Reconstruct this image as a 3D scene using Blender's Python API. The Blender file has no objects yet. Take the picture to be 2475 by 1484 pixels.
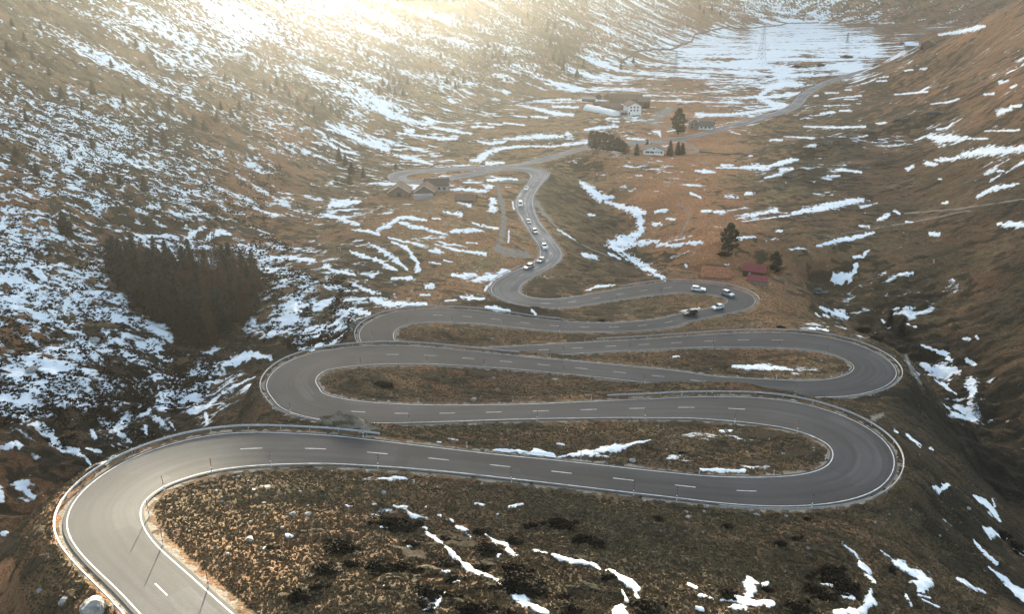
import bpy, math, random
import numpy as np
from mathutils import Vector, Matrix
QUALITY = 1.0            # terrain mesh density
rng = random.Random(7)
nrg = np.random.default_rng(11)
S = bpy.context.scene
COL = S.collection
SUN_E, SKY_E, EXPO, HAZE_D, HAZE_G = 3.0, 0.07, 3.4, 0.00014, 0.87
DENOISE = True

# ------------------------------------------------------------------ camera model (picture frame 2474 x 1484)
F, CX, CY, YH = 1925.0, 1237.0, 742.0, -40.0
TH = math.atan((CY - YH) / F)
CT, ST = math.cos(TH), math.sin(TH)

def ray(px, py):
    a = (np.asarray(px, float) - CX) / F
    b = (np.asarray(py, float) - CY) / F
    return np.stack([a, CT - b * ST, -ST - b * CT], -1)

def at_h(px, py, h):
    d = ray(px, py)
    t = -np.asarray(h, float) / d[..., 2]
    return d * t[..., None]

def project(X, Y, Z):
    zc = Y * CT - Z * ST
    yc = -(Y * ST + Z * CT)
    zc = np.maximum(zc, 1e-3)
    return CX + F * X / zc, CY + F * yc / zc, zc

OFF = dict(A=(0, 0), B=(1100, 0), C=(2258, 0), D=(0, 677), E=(1100, 677), F=(2258, 677), G=(0, 1354), H=(1100, 1354), I=(2258, 1354))
def cp(L, x, y):
    o = OFF[L]
    return ((o[0] + x / 2.0608) / 1.39774, (o[1] + y / 2.0608) / 1.39774)

# ------------------------------------------------------------------ noise
def _hash(ix, iy, seed):
    h = (ix.astype(np.int64) * 374761393 + iy.astype(np.int64) * 668265263 + seed * 1442695041) & 0xffffffff
    h = ((h ^ (h >> 13)) * 1274126177) & 0xffffffff
    h = h ^ (h >> 16)
    return h
def gnoise(x, y, seed=0):
    ix, iy = np.floor(x), np.floor(y)
    fx, fy = (x - ix).astype(np.float32), (y - iy).astype(np.float32)
    ux, uy = fx * fx * fx * (fx * (fx * 6 - 15) + 10), fy * fy * fy * (fy * (fy * 6 - 15) + 10)
    ix = ix.astype(np.int64); iy = iy.astype(np.int64)
    def g(dx, dy):
        a = _hash(ix + dx, iy + dy, seed).astype(np.float32) * np.float32(2 * math.pi / 4294967296.0)
        return np.cos(a) * (fx - dx) + np.sin(a) * (fy - dy)
    a = g(0, 0); b = g(1, 0); c = g(0, 1); d = g(1, 1)
    a = a + ux * (b - a); c = c + ux * (d - c)
    return (a + uy * (c - a)) * 1.5          # roughly -1..1, std ~0.38
def fbm(x, y, octs=4, seed=0, gain=0.5):
    s = 0; amp = 1; tot = 0
    for o in range(octs):
        s = s + amp * gnoise(x * 2 ** o + 17.3 * o, y * 2 ** o - 9.1 * o, seed + o * 31); tot += amp * amp; amp *= gain
    return s / math.sqrt(tot) / 0.38         # std ~1
def smooth(a, b, x):
    t = np.clip((x - a) / (b - a), 0, 1)
    return t * t * (3 - 2 * t)

# ------------------------------------------------------------------ the road: both edge lines, knot by knot
def seq(txt):
    out = []; cur = None
    for tok in txt.split():
        if tok.isalpha(): cur = tok
        elif tok == '|': out.append('|')
        else:
            x, y = tok.split(','); out.append(cp(cur, float(x), float(y)))
    return out
LTXT = """G 1190,1700 980,1483 880,1375 760,1240 640,1120 560,1030 500,940 468,860 | 465,800 490,730 560,640 660,550 800,460 960,385 1140,315 1340,265 1560,242 1850,237 2100,243 2300,256 2473,272
H 600,314 900,345 | 1200,378 1500,406 1800,440 2100,474 2473,518 I 200,527 400,536 600,541 750,540 880,530 980,512 1060,485 1110,450 1140,412 | 1149,375
1128,322 1070,275 1000,240 880,200 750,170 600,148 400,129 200,118 0,112 H 2200,114 2000,114 1700,120 | 1400,127 1000,137 700,145 420,150 200,147 G 2330,138 2180,120 2080,95 D 2020,1475 1930,1420 1880,1360 1858,1310 | 1853,1275
1860,1240 1880,1205 1930,1155 2010,1110 2120,1070 2260,1040 2473,1018 E 350,1015 600,1022 800,1037 1100,1063 | 1400,1090 1700,1116 2000,1145 2200,1165 2473,1192 F 200,1216 400,1232 700,1250 900,1258 1050,1256 1160,1240 1240,1215 1280,1192 | 1293,1168
1270,1130 1220,1103 1150,1075 1090,1055 950,1035 770,1022 500,1018 300,1020 0,1030 E 2100,1043 | 1800,1062 1540,1077 1200,1092 800,1098 500,1083 330,1045 255,1000 238,965 | 233,935
237,905 250,880 300,835 380,795 480,770 620,755 800,755 1000,767 1200,790 | 1400,820 1600,840 1800,852 2000,853 2250,832 2473,797 F 100,790 220,765 330,745 385,722 | 405,697
385,673 320,655 230,645 100,638 0,640 E 2300,655 2100,680 | 2050,688 1900,712 1750,737 1600,749 1450,745 1330,725 1230,690 1170,658 | 1147,630
1165,585 1230,535 1320,490 1400,455 1460,425 1488,390 | 1495,355 1475,300 1430,230 1380,150 1340,80 1325,15 B 1340,1370 | 1380,1310 1415,1262 1432,1232 | 1418,1207
1370,1192 1250,1181 1180,1186 1080,1213 | 940,1240 860,1252 760,1262 660,1270 560,1273 480,1260 | 437,1232 455,1207 520,1189 650,1177 850,1168 | 1080,1161
1200,1155 1350,1138 1500,1098 | 1700,1046 1850,1012 2090,990 2300,975 C 0,968 | 100,952 300,905 500,850 700,790 | 830,742 880,695 920,650 1000,605 1080,568 1200,530 | 1420,470 1560,436 | 1720,408"""
RTXT = """G 1850,1700 1600,1483 1480,1370 1350,1260 1200,1130 1100,1030 1030,940 990,850 | 980,790 1000,720 1060,650 1150,585 1280,525 1450,478 1650,448 1900,430 2150,430 2473,435
H 300,445 600,466 900,496 | 1200,530 1500,565 1800,597 2100,632 2300,655 2473,672 I 200,683 440,710 700,728 900,728 1100,712 1250,687 1400,640 1500,580 1550,510 | 1568,430
1560,360 1520,290 1440,220 1350,160 1230,105 1060,48 900,18 750,0 F 300,1378 0,1387 E 2200,1392 1900,1402 1600,1412 | 1400,1418 1000,1428 700,1427 400,1415 200,1398 50,1372 -30,1345 D 2250,1330 2200,1290 | 2195,1262
2215,1225 2270,1185 2350,1160 2473,1148 E 400,1140 600,1133 800,1136 1000,1150 1300,1172 | 1400,1180 1600,1200 1900,1230 2200,1262 2473,1290 F 300,1318 600,1345 880,1360 1000,1367 1140,1367 1300,1355 1460,1315 1540,1275 1580,1225 | 1588,1195
1550,1130 1480,1075 1380,1025 1250,980 1100,947 900,930 700,926 500,930 250,943 0,960 E 2200,972 1900,985 | 1800,990 1600,1000 1300,1018 1100,1028 900,1032 700,1030 560,1015 495,985 472,955 | 470,940
480,912 520,885 600,860 700,848 850,846 1050,858 1250,875 | 1430,893 1650,912 1850,915 2000,913 2150,908 2473,870 F 150,830 300,808 450,775 550,745 600,718 | 610,693
585,663 500,625 400,598 250,578 100,568 0,569 E 2200,592 | 2050,617 1800,660 1650,685 1550,688 1450,683 1390,668 1355,645 | 1345,617
1370,580 1430,540 1500,500 1580,455 1630,410 | 1642,375 1620,335 1580,280 1530,210 1480,140 1445,60 1437,0 B 1450,1350 | 1487,1292 1535,1235 | 1543,1197
1515,1178 1440,1169 1300,1167 1150,1176 1050,1192 | 930,1218 830,1240 740,1252 640,1257 575,1250 | 550,1234 570,1217 640,1205 750,1195 900,1187 | 1085,1177
1230,1170 1390,1150 1560,1110 | 1705,1065 1870,1030 2090,1008 2300,992 C 0,986 | 110,968 300,924 500,874 700,815 | 850,775 910,745 950,690 1000,640 1080,595 1180,555 1300,522 | 1440,486 1580,450 | 1730,420"""
HK = [57, 60, 65, 70, 75, 79, 84, 88, 91, 93.5, 95.5, 96.5, 97.5, 97.5, 97, 95.5, 95, 95.5, 96, 95.5, 95, 94, 93, 90, 88]

def knots(txt):
    """split at the bars: the point after a bar is the knot"""
    pts = seq(txt); segs = [[]]
    for p in pts:
        if p == '|': segs.append([])
        else: segs[-1].append(p)
    out = []
    for i, s in enumerate(segs):
        nxt = segs[i + 1][0] if i + 1 < len(segs) else None
        if nxt is None:
            break
        out.append(s + [nxt])
    return out

def edge_world(txt):
    """-> u, 3D points along one edge line, smoothed in the picture and spaced finely"""
    U = []; P = []
    for k, s in enumerate(knots(txt)):
        a = np.array(s); l = np.r_[0, np.cumsum(np.hypot(*np.diff(a, axis=0).T))]
        U += list(k + l[:-1] / l[-1]); P += list(a[:-1])
    U = np.array(U + [k + 1.0]); P = np.array(P + [a[-1]])
    # Catmull-Rom through the traced points
    uu = []; pp = []
    n = len(U)
    for i in range(n - 1):
        p0, p1, p2, p3 = P[max(i - 1, 0)], P[i], P[i + 1], P[min(i + 2, n - 1)]
        d01 = max(np.hypot(*(p1 - p0)), 1e-6) ** .5; d12 = max(np.hypot(*(p2 - p1)), 1e-6) ** .5; d23 = max(np.hypot(*(p3 - p2)), 1e-6) ** .5
        m1 = (p2 - p1) if i == 0 else d12 * ((p1 - p0) / d01 - (p2 - p0) / (d01 + d12) + (p2 - p1) / d12)
        m2 = (p2 - p1) if i == n - 2 else d12 * ((p2 - p1) / d12 - (p3 - p1) / (d12 + d23) + (p3 - p2) / d23)
        for t in np.linspace(0, 1, 9)[:-1]:
            h00 = 2 * t**3 - 3 * t**2 + 1; h10 = t**3 - 2 * t**2 + t; h01 = -2 * t**3 + 3 * t**2; h11 = t**3 - t**2
            pp.append(h00 * p1 + h10 * m1 + h01 * p2 + h11 * m2); uu.append(U[i] + t * (U[i + 1] - U[i]))
    uu.append(U[-1]); pp.append(P[-1])
    uu = np.array(uu); pp = np.array(pp)
    h = hk(uu)
    return uu, at_h(pp[:, 0], pp[:, 1], h)
def hk(u):
    # smooth interpolation of the knot heights (monotone enough)
    x = np.linspace(0, len(HK) - 1, (len(HK) - 1) * 40 + 1)
    y = np.interp(x, np.arange(len(HK)), HK)
    k = np.hanning(31); k /= k.sum()
    yp = np.convolve(np.r_[np.full(15, y[0]), y, np.full(15, y[-1])], k, 'valid')
    return np.interp(u, x, yp)
uL, PL = edge_world(LTXT)
uR, PR = edge_world(RTXT)
UU = []                                        # common parameter, spaced about 1 m
nk = len(HK) - 1
for k in range(nk):
    t = np.linspace(k, k + 1, 200)
    c = 0.5 * (np.stack([np.interp(t, uL, PL[:, i]) for i in range(3)], 1) + np.stack([np.interp(t, uR, PR[:, i]) for i in range(3)], 1))
    l = np.r_[0, np.cumsum(np.linalg.norm(np.diff(c, axis=0), axis=1))]
    m = max(4, int(l[-1] / 1.0))
    UU += list(np.interp(np.linspace(0, l[-1], m + 1)[:-1], l, t))
UU = np.array(UU + [nk])
def sm(a, n):
    k = np.hanning(n + 2)[1:-1]; k /= k.sum(); m = n // 2
    return np.stack([np.convolve(np.r_[np.full(m, a[0, i]), a[:, i], np.full(m, a[-1, i])], k, 'valid') for i in range(a.shape[1])], 1)
RL = sm(np.stack([np.interp(UU, uL, PL[:, i]) for i in range(3)], 1), 7)
RR = sm(np.stack([np.interp(UU, uR, PR[:, i]) for i in range(3)], 1), 7)
# carry the road on a little past the edge of the view
_a = RL[0] - RL[14]; _b = RR[0] - RR[14]; _d = (_a + _b); _d /= np.linalg.norm(_d)
_k = np.arange(45, 0, -1)[:, None]
RL = np.vstack([RL[0] + _d * _k, RL]); RR = np.vstack([RR[0] + _d * _k, RR]); UU = np.r_[UU[0] - 1e-4 * _k[:, 0], UU]
RC = 0.5 * (RL + RR)
_t = np.gradient(RC, axis=0); _t[:, 2] = 0; _t /= np.linalg.norm(_t, axis=1)[:, None]
RT = sm(_t, 9); RT /= np.linalg.norm(RT, axis=1)[:, None]
RN = np.stack([RT[:, 1], -RT[:, 0], np.zeros(len(RT))], 1)          # to the right of travel
RW = np.clip(np.abs(np.sum((RR - RL) * RN, 1)), 5.6, 10.5)
RW[UU > 20.5] = np.minimum(RW[UU > 20.5], 8.0)
RW = sm(RW[:, None], 21)[:, 0]
RACC = np.r_[0, np.cumsum(np.linalg.norm(np.diff(RC, axis=0), axis=1))]
RL = RC - RN * RW[:, None] / 2
RR = RC + RN * RW[:, None] / 2
# ------------------------------------------------------------------ the lie of the land: heights through surveyed points
SURVEY = """700,1480,56.5 1000,1480,56 1300,1480,57 1600,1480,58.5 1850,1480,60.5 2100,1480,64.5 2300,1480,70 2474,1480,78 600,1300,60 900,1250,61.5 1200,1250,63 1500,1300,63 1800,1300,66 2050,1300,68 2230,1250,73 2330,1350,76 2270,1130,75 2344,1175,80 2474,1345,85
450,1350,58.6 480,1200,61
60,1330,66.5 100,1440,65 0,1400,69 0,1318,71 60,1265,72 150,1200,71
2230,1000,92 2290,1080,92 2220,880,95 2060,800,95
1240,925,80 1000,920,79.5 1500,930,80.5 1500,880,88 1800,880,88.5 1950,890,88.5 1200,790,93.8 1700,700,97 1600,720,97 1200,1060,72.5 1500,1070,72.5 1800,1060,72 1950,1110,71
1150,705,96 1210,712,95.2 1270,738,94.6 1100,690,96 950,720,95.5 860,735,96
640,1010,84 560,1060,88 700,900,97 780,830,99 835,770,99
1000,460,95.5 1100,470,95.2 1050,560,94 950,540,92 900,560,92.5 820,640,94 1050,640,95.5 1180,560,95.3 1150,640,96.4 1000,690,96 720,680,96 1120,430,95.3 1200,500,95.3
1330,480,96.5 1370,560,97.5 1420,640,98.5 1350,690,97.5 1480,690,98.5
1405,445,102 1480,500,103.5 1530,555,104.5 1560,610,105.5 1600,665,106.5 1700,690,108 1850,692,109 1960,700,109.5 2080,800,111 2200,900,112 2290,1010,111.5 2390,1160,111 2474,1270,110
1450,385,93 1500,400,93.5 1580,375,94 1480,450,96 1560,480,96.5 1650,450,95 1650,560,96.5 1640,640,98.5 1740,665,98.5 1830,665,98.5 1870,655,98.5 1750,600,97 1750,500,95.5 1750,400,94.5
1850,560,96 1900,640,100 1950,600,96 1900,480,94 2000,480,92 1900,420,94 1950,370,93 2050,400,89 2100,330,88.5 2200,330,85 2000,560,94
2150,700,103 2200,800,107 2300,900,110 2380,1050,111 2474,1100,109 2474,900,101 2300,750,103 2474,700,91 2200,500,91 2300,600,92 2474,500,77 2200,400,85 2474,350,64 2330,300,71 2474,200,47 2474,80,30 2474,14,16 2250,200,74 2250,115,60 2260,78,47 2380,40,26 2350,150,54
1300,330,96 1200,345,97 1000,400,97 1100,380,97.5 1150,395,98 1420,345,96.5 1400,300,95 1540,285,94 1500,250,94 1640,300,94 1700,300,94 1700,260,94.5 1750,330,93.5 1850,300,92.5 1900,240,94.5 1850,200,94 1900,150,93.5 1700,150,93.5 1800,100,90 1950,90,88.5 2050,110,88.5 2000,190,92 2100,150,89.5 2100,250,86 2000,300,90.5 2150,120,88 2200,112,85.5 1400,250,96 1500,200,94 1300,280,96"""
sp = np.array([[float(v) for v in t.split(',')] for t in SURVEY.split()])
P0 = at_h(sp[:, 0], sp[:, 1], sp[:, 2])
WORLD = np.array([[0, 0, -44], [-50, 10, -50], [50, 0, -50], [120, 10, -72], [150, 60, -88], [0, -80, -30], [-120, -50, -60], [150, -80, -70],
                  [230, 60, -92], [300, 0, -70], [260, 150, -64], [350, 250, -28], [420, 120, -10], [500, 400, 0], [600, 650, 20], [800, 800, 10],
                  [420, 760, -40], [520, 820, -30], [560, 980, -60], [640, 1150, -75], [800, 1200, -60], [430, 1250, -88], [560, 1500, -85], [750, 1600, -80],
                  [-90, 120, -112], [-100, 60, -104], [-110, 170, -112], [-130, 0, -90], [-95, 215, -108], [-90, 300, -100], [-85, 380, -96], [-150, 250, -98], [-140, 120, -110], [-160, 400, -95], [-90, 520, -96], [0, 620, -96], [-150, 560, -95],
                  [-200, 60, -100], [-250, 200, -98], [-300, 500, -95], [-400, 900, -90], [-600, 1500, -85], [100, 1500, -85], [0, 1000, -92], [1500, 1500, -40], [1000, 2500, -60], [-500, 2500, -60], [1500, 300, 80], [-800, 0, -90], [700, -300, -20], [-500, -500, -60]], float)
ids = np.arange(0, len(RC), 12)
CTRL = np.vstack([P0, WORLD, RC[ids]])
class TPS:
    def __init__(s, pts, lam=4.0):
        s.p = pts[:, :2] / 100.0
        n = len(pts); r = np.linalg.norm(s.p[:, None] - s.p[None], axis=2)
        K = np.where(r > 0, r * r * np.log(np.maximum(r, 1e-9)), 0) + lam * 1e-3 * np.eye(n)
        Q = np.c_[np.ones(n), s.p]
        A = np.block([[K, Q], [Q.T, np.zeros((3, 3))]])
        s.w = np.linalg.solve(A, np.r_[pts[:, 2], 0, 0, 0])
    def __call__(s, x, y):
        x = x / 100.0; y = y / 100.0; out = np.empty(x.shape)
        xf, yf, of = x.ravel(), y.ravel(), out.ravel()
        for i in range(0, len(xf), 20000):
            d = (xf[i:i + 20000, None] - s.p[None, :, 0]) ** 2 + (yf[i:i + 20000, None] - s.p[None, :, 1]) ** 2
            of[i:i + 20000] = 0.5 * (d * np.log(np.maximum(d, 1e-12))) @ s.w[:-3] + s.w[-3] + s.w[-2] * xf[i:i + 20000] + s.w[-1] * yf[i:i + 20000]
        return of.reshape(x.shape)
tps = TPS(CTRL)

# the mountain on the far side: its foot, then a slope rising behind it
FOOT = np.array([[-150, -500, -90], [-140, -50, -95], [-112, 60, -108], [-104, 150, -113], [-98, 215, -108], [-92, 300, -99], [-84, 380, -97], [-72, 470, -97], [-60, 540, -97], [-15, 670, -96.5], [72, 790, -95.5], [180, 1010, -93], [300, 1350, -90], [470, 1700, -86], [640, 1850, -84], [800, 1750, -83], [980, 1560, -80], [1500, 1500, -60], [3000, 1900, -60]], float)
def foot_dist(x, y):
    """signed distance behind the foot line and the height of the foot there"""
    best = np.full(x.shape, 1e18); sg = np.zeros(x.shape); z = np.zeros(x.shape); al = np.zeros(x.shape); acc = 0
    for a, b in zip(FOOT[:-1], FOOT[1:]):
        dx, dy = b[0] - a[0], b[1] - a[1]; L = math.hypot(dx, dy)
        t = np.clip(((x - a[0]) * dx + (y - a[1]) * dy) / (L * L), 0, 1)
        ex, ey = x - a[0] - t * dx, y - a[1] - t * dy
        d = ex * ex + ey * ey; m = d < best - 1e-6
        best = np.where(m, d, best); sg = np.where(m, np.sign(dx * ey - dy * ex), sg)
        z = np.where(m, a[2] + t * (b[2] - a[2]), z); al = np.where(m, acc + t * L, al); acc += L
    return np.sqrt(best) * sg, z, al
SUN_EL, SUN_AZ = 12.5, -8.5                    # degrees; azimuth from +Y towards +X
SUN = np.array([math.sin(math.radians(SUN_AZ)) * math.cos(math.radians(SUN_EL)), math.cos(math.radians(SUN_AZ)) * math.cos(math.radians(SUN_EL)), math.sin(math.radians(SUN_EL))])
RIDGE = 1.0
def mountain(x, y):
    d, z, al = foot_dist(x, y)
    dd = np.maximum(d, 0)
    w = 40.0
    up = 0.50 * (np.sqrt(d * d + w * w) + d) / 2 - 0.5 * w * 0.5          # soft toe
    # steeper above, easing to the crest
    up = up + 0.16 * np.maximum(dd - 120, 0)
    # ribs and gullies running down the slope
    u, v = (x * 0.93 + y * 0.37), (-x * 0.37 + y * 0.93)
    amp = smooth(20, 320, dd)
    rib = 1 - np.abs(gnoise(u / 240.0, v / 85.0, 5)) * 2
    rib2 = 1 - np.abs(gnoise(u / 90.0 + 3.1, v / 30.0, 9)) * 2
    up = up + amp * (13 * rib + 4.0 * rib2 + 16 * gnoise(u / 300.0, v / 260.0, 21)) + smooth(0, 60, dd) * 2.5 * gnoise(u / 45.0, v / 26.0, 33)
    zz = z + up
    # the crest: as high as it takes to keep the low sun off all but the nearest bend
    _c, _s = math.cos(math.radians(SUN_AZ)), -math.sin(math.radians(SUN_AZ)); q = x * _c + y * _s; t = -x * _s + y * _c
    crest = -61.2 + (t - 98.5) * math.tan(math.radians(SUN_EL)) + 9 * smooth(-25, 5, q) + 5 * smooth(900, 1200, dd) * gnoise(q / 60.0, t / 200.0, 71)
    crest = np.where(t > 250, crest, 1e5)
    crest = np.minimum(crest, 520 - 0.35 * np.maximum(t - 2600, 0))
    zz = np.where(zz > crest, crest - 0.15 * (zz - crest), zz)
    return zz, d, al
CREST_Q = -6.0
def smax(a, b, k):
    h = np.clip(0.5 + 0.5 * (a - b) / k, 0, 1)
    return b + (a - b) * h + k * h * (1 - h)

# local humps and hollows: picture x, y of the crest, height of the ground there, radius along and across view, rise
BUMPS = [  # (X, Y, rx, ry, rise)
]
def bump_px(px, py, h, rx, ry, rise):
    p = at_h(px, py, h); BUMPS.append((p[0], p[1], rx, ry, rise))
bump_px(1990, 372, 93, 30, 22, 9.0); bump_px(2130, 330, 88, 34, 20, 7.0); bump_px(1930, 430, 94, 18, 18, 4.0); bump_px(1870, 470, 95, 16, 14, 2.5)
bump_px(1440, 380, 93, 15, 12, 3.0); bump_px(1230, 716, 95.4, 10, 3.5, 1.5); bump_px(1330, 752, 95.5, 9, 3.0, 1.2)
bump_px(1730, 938, 80.0, 15, 3.2, 1.7); bump_px(1640, 700, 97, 16, 6, .6)
bump_px(840, 1022, 77, 7.5, 2.2, 1.6); bump_px(1600, 1075, 72.5, 14, 6, .8)
bump_px(900, 760, 96, 18, 8, 1.5); bump_px(1060, 540, 94, 22, 12, 1.6); bump_px(980, 600, 93, 16, 10, 1.2)
def base_height(x, y):
    z = tps(x, y)
    m, d, al = mountain(x, y)
    z = np.where(d < -120, z, smax(m, z, 7.0))
    z = np.where(d > 220, m, z)
    for bx, by, rx, ry, a in BUMPS:
        z = z + a * np.exp(-((x - bx) / rx) ** 2 - ((y - by) / ry) ** 2)
    return z, d, al

# ------------------------------------------------------------------ polar ground sheet: fine in front of the camera, out to the horizon
R15 = math.radians
stp = 0.075 / QUALITY
az = np.r_[np.arange(-115, -40, 1.5), np.arange(-40, 40, stp), np.arange(40, 115.1, 1.5)]
rs = [12.0]
while rs[-1] < 6500:
    r = rs[-1]
    if r < 46: s = 0.8
    elif r < 90: s = 0.15
    elif r < 2300: s = max(0.15, 0.0017 * r)
    else: s = 0.012 * r
    rs.append(r + s / (QUALITY if 46 <= r < 2300 else 1.0))
rs = np.array(rs)
azr = np.radians(az)
CA = np.radians(np.r_[np.arange(-115, -40, 1.5), np.arange(-40, 40, .4), np.arange(40, 115.1, 1.5)])
CR = np.exp(np.linspace(math.log(rs[0]), math.log(rs[-1]), 620))
gx = CR[:, None] * np.sin(CA)[None]; gy = CR[:, None] * np.cos(CA)[None]
CZ, CD, CAL = base_height(gx, gy)
# distance to the road on the coarse sheet
def road_near(x, y, step=1):
    xf, yf = x.ravel().astype(np.float32), y.ravel().astype(np.float32)
    P = RC[::step].astype(np.float32); W = (RW[::step] / 2).astype(np.float32)
    dmin = np.empty(len(xf), np.float32); zr = np.empty(len(xf), np.float32); side = np.empty(len(xf), np.float32)
    for i in range(0, len(xf), 8000):
        dx = xf[i:i + 8000, None] - P[None, :, 0]; dy = yf[i:i + 8000, None] - P[None, :, 1]
        d2 = dx * dx + dy * dy
        w = 1.0 / (d2 + 1.0) ** 3
        zr[i:i + 8000] = (w * P[None, :, 2]).sum(1) / w.sum(1)
        k = np.argmin(d2, 1); ii = np.arange(len(k))
        dmin[i:i + 8000] = np.sqrt(d2[ii, k]) - W[k]
        side[i:i + 8000] = dx[ii, k] * RN[::step][k, 0] + dy[ii, k] * RN[::step][k, 1]
    return dmin.reshape(x.shape), zr.reshape(x.shape), side.reshape(x.shape)
CRD, _, _ = road_near(gx, gy, 4)

def lerp_idx(src, q):
    i = np.clip(np.searchsorted(src, q) - 1, 0, len(src) - 2)
    return i, ((q - src[i]) / (src[i + 1] - src[i]))
def upsample(C):
    i, fi = lerp_idx(CR, rs); j, fj = lerp_idx(CA, azr)
    a = C[i] * (1 - fi)[:, None] + C[i + 1] * fi[:, None]
    return a[:, j] * (1 - fj)[None] + a[:, j + 1] * fj[None]
X = rs[:, None] * np.sin(azr)[None]; Y = rs[:, None] * np.cos(azr)[None]
Z = upsample(CZ); DM = upsample(CD); RD = upsample(CRD)
NR, NA = X.shape
far = rs[:, None] + 0 * X
# small relief, quieter by the road
quiet = smooth(1.5, 9.0, RD)
onm = smooth(-10, 60, DM)
fade = np.clip(1.6 - far / 1500.0, 0.25, 1)
rel = 0.30 * fbm(X / 11.0, Y / 11.0, 3, 3) + 0.10 * fbm(X / 2.1, Y / 2.1, 2, 4)
rel = rel + onm * (0.85 * fbm((X * .93 + Y * .37) / 22.0, (Y * .93 - X * .37) / 9.0, 4, 6, .55))
ravine = smooth(-96, -108, Z) * smooth(600, 350, far)
rel = rel + ravine * 0.8 * fbm(X / 9.0, Y / 9.0, 3, 8)
Z = Z + rel * quiet * fade
# the road bench: cut and fill
m = RD < 13
dm, zr, side = road_near(X[m], Y[m])
RD[m] = dm
wgt = 1 - smooth(2.0, 8.5, dm)
Z[m] = Z[m] * (1 - wgt) + (zr - 0.14) * wgt
EDGE = np.full(X.shape, 99.0); EDGE[m] = dm

def ground_z(x, y):
    """height of the finished ground sheet"""
    x = np.asarray(x, float); y = np.asarray(y, float)
    r = np.hypot(x, y); a = np.arctan2(x, y)
    i, fi = lerp_idx(rs, r); j, fj = lerp_idx(azr, a)
    return (Z[i, j] * (1 - fi) + Z[i + 1, j] * fi) * (1 - fj) + (Z[i, j + 1] * (1 - fi) + Z[i + 1, j + 1] * fi) * fj
_T = 35 * 1.0025 ** np.arange(0, 1900)
def hit(px, py):
    """where the sight line through a picture point meets the ground"""
    d = ray(px, py)
    p = d[None] * _T[:, None]
    below = p[:, 2] < ground_z(p[:, 0], p[:, 1])
    k = int(np.argmax(below)) if below.any() else len(_T) - 1
    lo, hi = _T[max(k - 1, 0)], _T[k]
    for _ in range(12):
        mid = .5 * (lo + hi); q = d * mid
        if q[2] < ground_z(q[0], q[1]): hi = mid
        else: lo = mid
    q = d * hi
    return np.array([q[0], q[1], float(ground_z(q[0], q[1]))])
def pxm(p):
    """picture pixels per metre at a point"""
    return F / project(p[0], p[1], p[2])[2]
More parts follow.
